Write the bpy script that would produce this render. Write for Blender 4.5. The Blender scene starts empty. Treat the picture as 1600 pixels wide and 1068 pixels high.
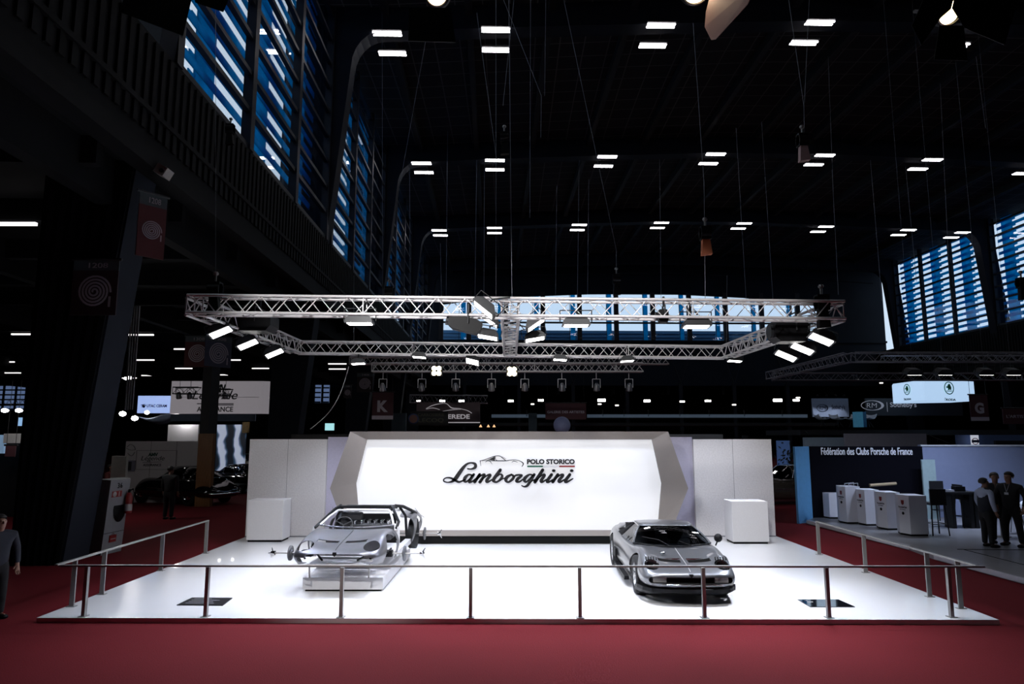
import bpy, bmesh, math, random
from math import sin, cos, tan, pi, radians, sqrt, atan2, hypot
from mathutils import Vector, Matrix
random.seed(7)
C = bpy.context.scene.collection
SC = bpy.context.scene
# ---------------- camera, world, exposure ----------------
F = 1080.0; CZ = 2.72; PITCH = radians(7.7); YAW = radians(-0.16)
cam_d = bpy.data.cameras.new('camera'); cam = bpy.data.objects.new('camera', cam_d); C.objects.link(cam)
cam_d.sensor_width = 36.0; cam_d.lens = 36.0*F/1600.0; cam_d.clip_start = 0.05; cam_d.clip_end = 400
cam.location = (0, 0, CZ); cam.rotation_euler = (pi/2+PITCH, 0, YAW)
SC.camera = cam
SC.view_settings.view_transform = 'Standard'; SC.view_settings.look = 'None'
SC.view_settings.gamma = 1.0; SC.view_settings.use_curve_mapping = False
SC.view_settings.exposure = 0.0
SC.cycles.use_denoising = True
SC.cycles.max_bounces = 7; SC.cycles.transparent_max_bounces = 16
SC.cycles.sample_clamp_indirect = 4.0; SC.cycles.caustics_reflective = False; SC.cycles.caustics_refractive = False
W = bpy.data.worlds.new('sky'); SC.world = W; W.use_nodes = True
nt = W.node_tree; bg = nt.nodes['Background']
tc = nt.nodes.new('ShaderNodeTexCoord'); sx = nt.nodes.new('ShaderNodeSeparateXYZ'); cr = nt.nodes.new('ShaderNodeValToRGB')
nt.links.new(tc.outputs['Generated'], sx.inputs[0]); nt.links.new(sx.outputs['Z'], cr.inputs[0]); nt.links.new(cr.outputs[0], bg.inputs[0])
cr.color_ramp.elements[0].position = 0.0; cr.color_ramp.elements[0].color = (0.62, 0.80, 1.0, 1)
cr.color_ramp.elements[1].position = 0.5; cr.color_ramp.elements[1].color = (0.80, 0.90, 1.0, 1)
bg.inputs[1].default_value = SKY = 0.95
FLOOD_W = 20.5      # watts of each stand flood light
TUBE_E = 13.0        # emission of the hall's ceiling tubes

# ---------------- geometry of the view: a pixel of the photo to a point on a plane of the place ----------------
HA = radians(1.38)
def ray(x, y):
    a = (x-800)/F; b = (534-y)/F
    v = (a, cos(PITCH)-b*sin(PITCH), sin(PITCH)+b*cos(PITCH)); c, s = cos(YAW), sin(YAW)
    return (c*v[0]-s*v[1], s*v[0]+c*v[1], v[2])
def atY(x, y, Y): r = ray(x, y); t = Y/r[1]; return Vector((r[0]*t, Y, CZ+r[2]*t))
def atX(x, y, X): r = ray(x, y); t = X/r[0]; return Vector((X, r[1]*t, CZ+r[2]*t))
def atZ(x, y, z): r = ray(x, y); t = (z-CZ)/r[2]; return Vector((r[0]*t, r[1]*t, z))
def H(p):                      # hall axes (turned a little from the stand's) to world
    return Vector((cos(HA)*p[0]-sin(HA)*p[1], sin(HA)*p[0]+cos(HA)*p[1], p[2]))

# ---------------- materials ----------------
MATS = {}
def mat(name, col=(.5,.5,.5), rough=.5, metal=0.0, emit=None, es=1.0, coat=0.0, var=.12, scale=8.0, bump=0.0, alpha=1.0, spec=.5, col2=None):
    if name in MATS: return MATS[name]
    m = bpy.data.materials.new(name); m.use_nodes = True; n = m.node_tree.nodes; l = m.node_tree.links
    b = n['Principled BSDF']; t = n.new('ShaderNodeTexCoord'); no = n.new('ShaderNodeTexNoise'); no.inputs['Scale'].default_value = scale
    no.inputs['Detail'].default_value = 3
    l.new(t.outputs['Object'], no.inputs['Vector'])
    mx = n.new('ShaderNodeMix'); mx.data_type = 'RGBA'; l.new(no.outputs[0], mx.inputs[0])
    c2 = col2 or tuple(min(1, c*(1+var)) for c in col); c1 = col if col2 else tuple(c*(1-var) for c in col)
    mx.inputs[6].default_value = (*c1, 1); mx.inputs[7].default_value = (*c2, 1)
    l.new(mx.outputs[2], b.inputs['Base Color'])
    b.inputs['Roughness'].default_value = rough; b.inputs['Metallic'].default_value = metal
    b.inputs['Coat Weight'].default_value = coat; b.inputs['Alpha'].default_value = alpha
    b.inputs['Specular IOR Level'].default_value = spec
    if emit: b.inputs['Emission Color'].default_value = (*emit, 1); b.inputs['Emission Strength'].default_value = es
    if bump:
        bp = n.new('ShaderNodeBump'); bp.inputs['Strength'].default_value = bump; bp.inputs['Distance'].default_value = .01
        l.new(no.outputs[0], bp.inputs['Height']); l.new(bp.outputs[0], b.inputs['Normal'])
    MATS[name] = m; return m
def glassy(name, tint, gloss=.12, rough=.02):
    m = bpy.data.materials.new(name); m.use_nodes = True; n = m.node_tree.nodes; l = m.node_tree.links; n.clear()
    o = n.new('ShaderNodeOutputMaterial'); a = n.new('ShaderNodeBsdfTransparent'); g = n.new('ShaderNodeBsdfGlossy'); x = n.new('ShaderNodeMixShader')
    lw = n.new('ShaderNodeLayerWeight'); lw.inputs[0].default_value = .5; fr = n.new('ShaderNodeMath'); fr.operation = 'POWER'; fr.inputs[1].default_value = 5; l.new(lw.outputs['Facing'], fr.inputs[0]); ad = n.new('ShaderNodeMath'); ad.operation = 'ADD'; ad.inputs[1].default_value = gloss
    a.inputs[0].default_value = (*tint, 1); g.inputs['Roughness'].default_value = rough; g.inputs[0].default_value = (1, 1, 1, 1)
    l.new(fr.outputs[0], ad.inputs[0]); l.new(ad.outputs[0], x.inputs[0]); l.new(a.outputs[0], x.inputs[1]); l.new(g.outputs[0], x.inputs[2]); l.new(x.outputs[0], o.inputs[0])
    MATS[name] = m; return m
def translucent(name, col, amt=.75):
    m = bpy.data.materials.new(name); m.use_nodes = True; n = m.node_tree.nodes; l = m.node_tree.links; n.clear()
    o = n.new('ShaderNodeOutputMaterial'); a = n.new('ShaderNodeBsdfTranslucent'); g = n.new('ShaderNodeBsdfDiffuse'); x = n.new('ShaderNodeMixShader')
    no = n.new('ShaderNodeTexNoise'); no.inputs['Scale'].default_value = 1.2; t = n.new('ShaderNodeTexCoord'); l.new(t.outputs['Object'], no.inputs[0])
    cr = n.new('ShaderNodeMix'); cr.data_type = 'RGBA'; cr.inputs[6].default_value = (*[c*.55 for c in col], 1); cr.inputs[7].default_value = (*[min(1, c*1.4) for c in col], 1)
    l.new(no.outputs[0], cr.inputs[0]); l.new(cr.outputs[2], a.inputs[0]); l.new(cr.outputs[2], g.inputs[0]); x.inputs[0].default_value = 1-amt
    l.new(a.outputs[0], x.inputs[1]); l.new(g.outputs[0], x.inputs[2]); l.new(x.outputs[0], o.inputs[0])
    MATS[name] = m; return m
K = mat('black_plastic', (.005,.005,.006), .5, spec=.12)
KM = mat('black_metal', (.02,.021,.024), .5, .3)
ALU = mat('truss_aluminium', (.70,.68,.70), .38, .45)
STEEL = mat('polished_steel', (.27,.265,.262), .38, .3)
WHITE = mat('white_laminate', (.80,.80,.81), .35, var=.02)
WHITE_M = mat('white_matt', (.84,.83,.86), .8, var=.04, scale=30)
LENS = mat('lamp_lens_lit', (1,1,1), .4, emit=(1,.98,.95), es=14)
WARM = mat('warm_lamp_lit', (1,1,1), .4, emit=(1,.82,.5), es=26)
DIML = mat('lamp_lens_dim', (1,1,1), .4, emit=(1,.96,.9), es=3)
SKIN = mat('skin', (.22,.115,.08), .55)
HAIR = mat('dark_hair', (.012,.010,.010), .6)
RUB = mat('tyre_rubber', (.008,.008,.009), .7, spec=.25)
CHR = mat('chrome', (.8,.8,.82), .08, 1.0)
GLS = glassy('clear_glass', (.92,.96,1.0), .02)
DKG = glassy('dark_car_glass', (.16,.18,.20), .05)

# ---------------- mesh builder ----------------
class MB:
    def __init__(s): s.v = []; s.f = []; s.sm = []
    def add(s, vs, fs, smooth=False):
        o = len(s.v); s.v += [tuple(p) for p in vs]; s.f += [tuple(i+o for i in f) for f in fs]; s.sm += [smooth]*len(fs); return s
    def box(s, x0, x1, y0, y1, z0, z1, M=None):
        vs = [Vector((x, y, z)) for z in (z0, z1) for x, y in ((x0,y0),(x1,y0),(x1,y1),(x0,y1))]
        if M: vs = [M @ p for p in vs]
        return s.add(vs, [(3,2,1,0),(4,5,6,7),(0,1,5,4),(1,2,6,5),(2,3,7,6),(3,0,4,7)])
    def cbox(s, c, sz, M=None):
        return s.box(c[0]-sz[0]/2, c[0]+sz[0]/2, c[1]-sz[1]/2, c[1]+sz[1]/2, c[2]-sz[2]/2, c[2]+sz[2]/2, M)
    def cyl(s, a, b, r0, r1=None, n=10, caps=True, smooth=True):
        a = Vector(a); b = Vector(b); r1 = r0 if r1 is None else r1; d = (b-a)
        if d.length < 1e-6: return s
        d.normalize(); u = d.orthogonal().normalized(); w = d.cross(u)
        vs = [a+(u*cos(2*pi*i/n)+w*sin(2*pi*i/n))*r0 for i in range(n)]+[b+(u*cos(2*pi*i/n)+w*sin(2*pi*i/n))*r1 for i in range(n)]
        s.add(vs, [(i, (i+1)%n, n+(i+1)%n, n+i) for i in range(n)], smooth)
        if caps: s.add(vs, [tuple(range(n))[::-1], tuple(range(n, 2*n))])
        return s
    def tube(s, pts, r, n=6):
        for a, b in zip(pts[:-1], pts[1:]): s.cyl(a, b, r, n=n)
        return s
    def prism(s, pts, y0, y1, f=None):          # outline in XZ, pushed along Y
        f = f or (lambda x, y, z: (x, y, z)); n = len(pts)
        vs = [f(p[0], y0, p[1]) for p in pts]+[f(p[0], y1, p[1]) for p in pts]
        return s.add(vs, [tuple(range(n)), tuple(range(2*n-1, n-1, -1))]+[(i, n+i, n+(i+1)%n, (i+1)%n) for i in range(n)])
    def lathe(s, prof, c=(0,0,0), axis='z', n=20, smooth=True):     # prof: (radius, along)
        vs = []
        for r, h in prof:
            for i in range(n):
                a = 2*pi*i/n; p = (r*cos(a), r*sin(a), h)
                if axis == 'x': p = (h, r*cos(a), r*sin(a))
                if axis == 'y': p = (r*cos(a), h, r*sin(a))
                vs.append((p[0]+c[0], p[1]+c[1], p[2]+c[2]))
        return s.add(vs, [(k*n+i, k*n+(i+1)%n, (k+1)*n+(i+1)%n, (k+1)*n+i) for k in range(len(prof)-1) for i in range(n)], smooth)
    def ball(s, c, r, n=12, m=8, M=None):
        r = r if hasattr(r, '__len__') else (r, r, r); vs = []
        for k in range(m+1):
            t = pi*k/m
            for i in range(n):
                a = 2*pi*i/n; p = Vector((c[0]+r[0]*sin(t)*cos(a), c[1]+r[1]*sin(t)*sin(a), c[2]+r[2]*cos(t))); vs.append(M @ p if M else p)
        return s.add(vs, [(k*n+i, (k+1)*n+i, (k+1)*n+(i+1)%n, k*n+(i+1)%n) for k in range(m) for i in range(n)], True)
    def grid(s, rows, smooth=True):
        n = len(rows[0]); vs = [p for r in rows for p in r]
        return s.add(vs, [(k*n+i, k*n+i+1, (k+1)*n+i+1, (k+1)*n+i) for k in range(len(rows)-1) for i in range(n-1)], smooth)
    def quad(s, a, b, c, d): return s.add([a, b, c, d], [(0,1,2,3)])
    def xf(s, M): s.v = [tuple(M @ Vector(p)) for p in s.v]; return s
    def hall(s): s.v = [tuple(H(p)) for p in s.v]; return s
    def build(s, name, m, parent=None, world=False, kind=None, label=None, solid=0, sub=0, weld=False):
        vs = s.v
        if world and parent is not None:
            I = Matrix.LocRotScale(parent['_l'], Matrix.Rotation(parent['_r'], 3, 'Z').to_quaternion(), None).inverted() if False else (Matrix.Translation(Vector(parent['_l'])) @ Matrix.Rotation(parent['_r'], 4, 'Z')).inverted()
            vs = [tuple(I @ Vector(p)) for p in vs]
        me = bpy.data.meshes.new(name); me.from_pydata(vs, [], s.f); me.update()
        me.polygons.foreach_set('use_smooth', s.sm); me.materials.append(m)
        if weld:
            bm = bmesh.new(); bm.from_mesh(me); bmesh.ops.remove_doubles(bm, verts=bm.verts, dist=1e-4)
            bmesh.ops.recalc_face_normals(bm, faces=bm.faces); bm.to_mesh(me); bm.free()
        o = bpy.data.objects.new(name, me); C.objects.link(o)
        if parent is not None: o.parent = parent
        if kind: o['kind'] = kind
        if label: o['label'] = label
        if solid: md = o.modifiers.new('s', 'SOLIDIFY'); md.thickness = solid; md.offset = 0
        if sub: md = o.modifiers.new('u', 'SUBSURF'); md.levels = sub; md.render_levels = sub
        return o
USED = {}
def thing(name, label, cat, loc=(0,0,0), rotz=0.0, group=None):
    o = bpy.data.objects.new(name, None); C.objects.link(o); o.empty_display_size = .1
    o.location = loc; o.rotation_euler = (0, 0, rotz); o['_l'] = tuple(loc); o['_r'] = rotz
    o['label'] = label; o['category'] = cat
    if group: o['group'] = group
    return o
def tag(o, label, cat, group=None):
    o['label'] = label; o['category'] = cat
    if group: o['group'] = group
    return o
def shift(o, loc):              # a one-mesh thing gets its origin at its own base
    loc = Vector(loc); o.data.transform(Matrix.Translation(-loc)); o.location = loc; return o
def dup(o, parent=None):
    c = o.copy(); C.objects.link(c)
    if parent is not None: c.parent = parent
    for ch in list(o.children): dup(ch, c)
    return c
def place(o, loc, rotz=0.0, label=None, group=None):
    o.location = loc; o.rotation_euler = (o.rotation_euler[0], o.rotation_euler[1], rotz)
    if label: o['label'] = label
    if group: o['group'] = group
    return o
def baked(o):                   # modifiers to plain mesh
    dg = bpy.context.evaluated_depsgraph_get(); me = bpy.data.meshes.new_from_object(o.evaluated_get(dg)); o.modifiers.clear(); o.data = me; return o
def text(name, s, w, h, m, parent, c, depth=.01, rotz=0.0, bold=.0, shear=0.0, label=None, align='c'):
    cu = bpy.data.curves.new('t', 'FONT'); cu.body = s; cu.extrude = .5; cu.offset = bold; cu.shear = shear; cu.resolution_u = 3
    t = bpy.data.objects.new('t', cu); C.objects.link(t)
    dg = bpy.context.evaluated_depsgraph_get(); me = bpy.data.meshes.new_from_object(t.evaluated_get(dg))
    bpy.data.objects.remove(t); me.materials.clear(); me.materials.append(m)
    xs = [v.co.x for v in me.vertices]; ys = [v.co.y for v in me.vertices]
    x0, x1, y0, y1 = min(xs), max(xs), min(ys), max(ys); R = Matrix.Rotation(rotz, 3, 'Z')
    for v in me.vertices:
        p = Vector((((v.co.x-x0)/(x1-x0)-.5)*w, -v.co.z*depth-depth/2, ((v.co.y-y0)/(y1-y0)-.5)*h)); v.co = R @ p + Vector(c)
    o = bpy.data.objects.new(name, me); C.objects.link(o)
    if parent is not None: o.parent = parent
    if label: o['label'] = label
    return o
def crom(pts, k=6):
    out = []; P = [pts[0]]+list(pts)+[pts[-1]]
    for i in range(1, len(P)-2):
        for j in range(k):
            t = j/k; out.append(tuple(.5*((2*b)+(-a+c)*t+(2*a-5*b+4*c-d)*t*t+(-a+3*b-3*c+d)*t**3) for a, b, c, d in zip(P[i-1], P[i], P[i+1], P[i+2])))
    return out+[tuple(pts[-1])]
def stroke(mb, pts, f, y0, y1, k=6, cap=True):          # pts (x, z, width) -> a flat raised brush stroke in XZ
    q = crom(pts, k); L = []; R_ = []
    for i, p in enumerate(q):
        a = q[max(0, i-1)]; b = q[min(len(q)-1, i+1)]; dx, dy = b[0]-a[0], b[1]-a[1]; n = hypot(dx, dy) or 1
        nx, ny = -dy/n*p[2]/2, dx/n*p[2]/2; L.append((p[0]+nx, p[1]+ny)); R_.append((p[0]-nx, p[1]-ny))
    for i in range(len(q)-1): mb.prism([L[i], L[i+1], R_[i+1], R_[i]], y0, y1, f)
    if cap:
        for p in (q[0], q[-1]): mb.prism([(p[0]+p[2]/2*cos(a*pi/5), p[1]+p[2]/2*sin(a*pi/5)) for a in range(10)], y0, y1, f)
ORD = ['first','second','third','fourth','fifth','sixth','seventh','eighth','ninth','tenth','eleventh','twelfth','thirteenth','fourteenth','fifteenth','sixteenth']
# ======================= PEOPLE =======================
def skin(name, nodes, edges, m, parent, sub=2, root=0):
    me = bpy.data.meshes.new(name); me.from_pydata([n[0] for n in nodes], edges, []); o = bpy.data.objects.new(name, me); C.objects.link(o)
    md = o.modifiers.new('s', 'SKIN'); md.use_smooth_shade = True
    for i, n in enumerate(nodes):
        r = n[1]; r = r if hasattr(r, '__len__') else (r, r); me.skin_vertices[0].data[i].radius = r; me.skin_vertices[0].data[i].use_root = (i == root)
    sb = o.modifiers.new('u', 'SUBSURF'); sb.levels = sb.render_levels = sub
    baked(o); o.data.materials.append(m)
    for p in o.data.polygons: p.use_smooth = True
    if parent: o.parent = parent
    return o
def person(loc, rz, h, label, top, trousers, hair=HAIR, arms=None, legs=None, head=(0,0), sleeve=None, vest=None, shirt=None, long_hair=False, belly=1.0, lanyard=False, lean=0.0, seated=False):
    """figure faces -Y. arms: ((shoulder-side elbow, hand) left and right) in units of height; legs likewise (knee, foot)"""
    t = thing('person', label, 'person', loc, rz); S = h
    V = lambda x, y, z: Vector((x*S, y*S, z*S))
    t.scale = (1.13,1.13,1.0); arms = arms or (((-.135,.0,.64),(-.13,-.03,.50)), ((.135,.0,.64),(.13,-.03,.50)))
    legs = legs or (((-.055,-.01,.285),(-.06,.0,.04)), ((.055,-.01,.285),(.06,.0,.04)))
    hy = lean
    # body: one continuous surface with neck, head, forearms, hands and fingers
    N = []; E_ = []
    def add(p, r, par=None):
        N.append((tuple(p), r)); i = len(N)-1
        if par is not None: E_.append((par, i))
        return i
    pel = add(V(0,0,.52), (.075*S,.055*S)); wa = add(V(0,hy*.3,.61), (.068*S,.05*S), pel); ch = add(V(0,hy*.7,.72), (.075*S,.05*S), wa); up = add(V(0,hy,.800), (.036*S,.030*S), ch)
    nk = add(V(0,hy-.004,.845), .030*S, up); hx, hyy = head
    jaw = add(V(hx*.3,hy-.022+hyy,.872), (.034*S,.040*S), nk); fc = add(V(hx*.6,hy-.012+hyy,.915), (.042*S,.052*S), jaw); cr = add(V(hx,hy-.004+hyy,.955), (.040*S,.048*S), fc)
    for sd in (0, 1):
        sg = -1 if sd == 0 else 1; el, ha = arms[sd]
        sh = add(V(sg*.105,hy,.780), .026*S, ch); e = add(V(*el), .024*S, sh); w = add(V(*ha), .017*S, e)
        d = (Vector(ha)-Vector(el)).normalized(); s_ = d.cross(Vector((0,1,0))); s_ = s_.normalized() if s_.length > .1 else Vector((1,0,0)); n_ = d.cross(s_).normalized()
        pm = add(Vector(N[w][0])+d*.045*S, (.021*S,.012*S), w)
        for q, (o_, ln) in enumerate(((-.016,.040),(-.006,.046),(.005,.044),(.015,.034))):
            b0 = Vector(N[pm][0])+s_*o_*S+d*.012*S; a0 = add(b0, .0052*S, pm); a1 = add(b0+d*ln*.55*S+n_*.004*S, .0050*S, a0); add(b0+d*ln*.9*S+n_*.016*S, .0042*S, a1)
        th = add(Vector(N[w][0])+d*.02*S-s_*.020*S, .0062*S, w); add(Vector(N[w][0])+d*.042*S-s_*.034*S+n_*.006*S, .0052*S, th)
        kn, ft = legs[sd]
        hp = add(V(sg*.05,0,.49), .050*S, pel); k = add(V(*kn), .034*S, hp); a = add(V(*ft), .018*S, k); add(V(ft[0]+sg*.01,ft[1]-.075,ft[2]-.018), (.022*S,.013*S), a)
    skin('body', N, E_, SKIN, t, 2)
    F_ = V(hx*.6,hy+hyy,.915)
    MB().ball((F_.x, F_.y-.060*S, F_.z-.004*S), (.008*S,.012*S,.014*S), 8, 6).build('nose', SKIN, t)
    for sg in (-1, 1):
        MB().ball((F_.x+sg*.017*S, F_.y-.050*S, F_.z+.012*S), (.006*S,.005*S,.0035*S), 8, 6).build('eye', K, t)
        MB().ball((F_.x+sg*.046*S, F_.y+.004*S, F_.z), (.006*S,.012*S,.018*S), 8, 6).build('ear', SKIN, t)
    MB().ball((F_.x, F_.y-.050*S, F_.z-.026*S), (.015*S,.006*S,.003*S), 8, 6).build('mouth', mat('lips', (.25,.09,.07), .5), t)
    # hair cap
    hb_ = MB(); n, mm = 16, 8; c = V(hx*.9, hy+.008+hyy, .938); R = (.049*S,.060*S,.052*S); vs = []
    for k in range(mm+1):
        for i in range(n):
            a = 2*pi*i/n; lim = 1.15 if sin(a) < -.3 else (2.1 if not long_hair else 2.7); th = lim*k/mm
            vs.append((c.x+R[0]*sin(th)*cos(a)*(1+.05*sin(5*a)), c.y+R[1]*sin(th)*sin(a), c.z+R[2]*cos(th)*(1 if not long_hair else 1.1)))
    hb_.add(vs, [(k*n+i, (k+1)*n+i, (k+1)*n+(i+1)%n, k*n+(i+1)%n) for k in range(mm) for i in range(n)], True); hb_.build('hair', hair, t, solid=.006*S)
    # jacket
    def torso(nm, m, g, armsin, zlow=.455):
        N = []; E_ = []
        def ad(p, r, par=None):
            N.append((tuple(p), r)); i = len(N)-1
            if par is not None: E_.append((par, i))
            return i
        b = belly
        a = ad(V(0,0,zlow), (.088*S*g,.066*S*g*b)); c1 = ad(V(0,hy*.3,.60), (.083*S*g,.064*S*g*b), a); c2 = ad(V(0,hy*.7,.72), (.100*S*g,.066*S*g), c1); c3 = ad(V(0,hy,.79), (.088*S*g,.054*S*g), c2); ad(V(0,hy,.850), (.040*S,.038*S), c3)
        for sd in (0, 1):
            sg = -1 if sd == 0 else 1; s1 = ad(V(sg*.112,hy,.785), .038*S*g, c3)
            if armsin:
                el, ha = arms[sd]; e = ad(V(*el), .032*S, s1); ad(Vector(V(*ha))-(Vector(V(*ha))-Vector(V(*el))).normalized()*.008*S, .026*S, e)
        return skin(nm, N, E_, m, t, 2)
    if sleeve:
        torso('shirt', sleeve, 1.0, True); torso('waistcoat', top, 1.17, False)
    else:
        torso('jacket', top, 1.12, True)
        if shirt: MB().prism([(-.022*S,.83*S),(.022*S,.83*S),(0,.70*S)], (hy-.070)*S, (hy-.055)*S).build('shirt_front', shirt, t)
    N = [(tuple(V(0,0,.60)), (.083*S,.062*S)), (tuple(V(0,0,.50)), (.088*S,.062*S))]; E_ = [(0, 1)]
    for sd in (0, 1):
        sg = -1 if sd == 0 else 1; kn, ft = legs[sd]; i = len(N)
        N += [(tuple(V(sg*.052,0,.44)), .056*S), (tuple(V(*kn)), .043*S), (tuple(V(ft[0],ft[1],ft[2]-.004)), .032*S)]; E_ += [(1,i),(i,i+1),(i+1,i+2)]
    skin('trousers', N, E_, trousers, t, 2)
    for sd in (0, 1):
        sg = -1 if sd == 0 else 1; ft = legs[sd][1]; z = max(ft[2]-.022, .018)
        skin('shoe', [(tuple(V(ft[0],ft[1]+.025,z)), (.034*S,.028*S)), (tuple(V(ft[0],ft[1]-.02,z)), (.036*S,.028*S)), (tuple(V(ft[0]+sg*.01,ft[1]-.10,z)), (.033*S,.022*S))], [(0,1),(1,2)], K, t, 1)
    if lanyard:
        MB().tube([V(-.03,hy-.055,.83), V(0,hy-.078,.72), V(.03,hy-.055,.83)], .003*S, 4).build('lanyard', mat('pale_cord', (.4,.4,.45), .6), t)
        MB().cbox(V(0,hy-.082,.70), (.045*S,.004,.03*S)).build('badge_card', mat('badge_white', (.6,.6,.65), .5), t)
    return t
NAVY = mat('navy_cloth', (.010,.012,.022), .85); BLKC = mat('black_cloth', (.007,.007,.009), .85); TRS = mat('black_trousers', (.006,.006,.008), .9)
# ======================= THE HALL =======================
def carpet():
    m = bpy.data.materials.new('red_carpet'); m.use_nodes = True; n = m.node_tree.nodes; l = m.node_tree.links; b = n['Principled BSDF']
    t = n.new('ShaderNodeTexCoord'); a = n.new('ShaderNodeTexNoise'); a.inputs['Scale'].default_value = 60; c = n.new('ShaderNodeTexNoise'); c.inputs['Scale'].default_value = .35
    l.new(t.outputs['Object'], a.inputs[0]); l.new(t.outputs['Object'], c.inputs[0])
    mx = n.new('ShaderNodeMix'); mx.data_type = 'RGBA'; mx.inputs[6].default_value = (.085,.004,.007,1); mx.inputs[7].default_value = (.135,.008,.013,1)
    ad = n.new('ShaderNodeMath'); ad.operation = 'MULTIPLY'; l.new(a.outputs[0], ad.inputs[0]); l.new(c.outputs[0], ad.inputs[1])
    ad2 = n.new('ShaderNodeMath'); ad2.operation = 'MULTIPLY'; ad2.inputs[1].default_value = 3; l.new(ad.outputs[0], ad2.inputs[0]); l.new(ad2.outputs[0], mx.inputs[0])
    l.new(mx.outputs[2], b.inputs['Base Color']); b.inputs['Roughness'].default_value = .95; b.inputs['Specular IOR Level'].default_value = .15
    bp = n.new('ShaderNodeBump'); bp.inputs['Strength'].default_value = .3; bp.inputs['Distance'].default_value = .01; l.new(a.outputs[0], bp.inputs['Height']); l.new(bp.outputs[0], b.inputs['Normal'])
    return m
MB().box(-80, 110, -45, 145, -.3, 0).build('floor', carpet(), kind='structure')
DARKW = mat('dark_wall', (.012,.014,.018), .8, var=.3, scale=.6)
HALLB = mat('hall_steel_blue', (.011,.014,.022), .7, .0, var=.2, scale=1.5, spec=.2)
CORR = mat('corrugated_sheet', (.006,.0063,.007), .7, .0, var=.25, scale=2, spec=.15)
def ceil_mat():
    m = bpy.data.materials.new('ceiling_panels'); m.use_nodes = True; n = m.node_tree.nodes; l = m.node_tree.links; b = n['Principled BSDF']
    t = n.new('ShaderNodeTexCoord'); br = n.new('ShaderNodeTexBrick'); l.new(t.outputs['Object'], br.inputs['Vector'])
    br.offset = 0; br.inputs['Scale'].default_value = 1; br.inputs['Brick Width'].default_value = 1.37; br.inputs['Row Height'].default_value = 1.37; br.inputs['Mortar Size'].default_value = .035
    br.inputs['Color1'].default_value = (.012,.013,.014,1); br.inputs['Color2'].default_value = (.018,.018,.019,1); br.inputs['Mortar'].default_value = (.13,.12,.115,1)
    l.new(br.outputs['Color'], b.inputs['Base Color']); b.inputs['Roughness'].default_value = .9; return m
XL, XR = -7.9, 48.7                    # inner faces of the long window walls
LXS = [-5.3, .05, 8.3, 16.35, 24.5, 32.6, 40.8, 46.2]; LZS = [22.42, 22.7, 23.07, 23.36, 23.36, 23.1, 22.82, 22.6]
def roofz(x):                          # underside line of the roof beams
    x = max(-5.3, min(46.2, x))
    for i in range(7):
        if x <= LXS[i+1]: t = (x-LXS[i])/(LXS[i+1]-LXS[i]); return LZS[i]*(1-t)+LZS[i+1]*t
    return LZS[-1]
xs = [-9.5]+LXS+[50.3]
def hb(mb, name, m, **k): mb.hall(); return mb.build(name, m, **k)
c_ = MB(); c_.prism([(x, roofz(x)+1.3) for x in xs]+[(x, roofz(x)+1.7) for x in xs[::-1]], -26, 87); hb(c_, 'ceiling', ceil_mat(), kind='structure')
r_ = MB()
for x in [-5.4+2.74*i*1.5 for i in range(0, 13)]:
    r_.box(x-.16, x+.16, -20, 86, roofz(x)+.75, roofz(x)+1.32)
hb(r_, 'trim_1', mat('purlin_black', (.006,.006,.007), .7), kind='structure')
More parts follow.
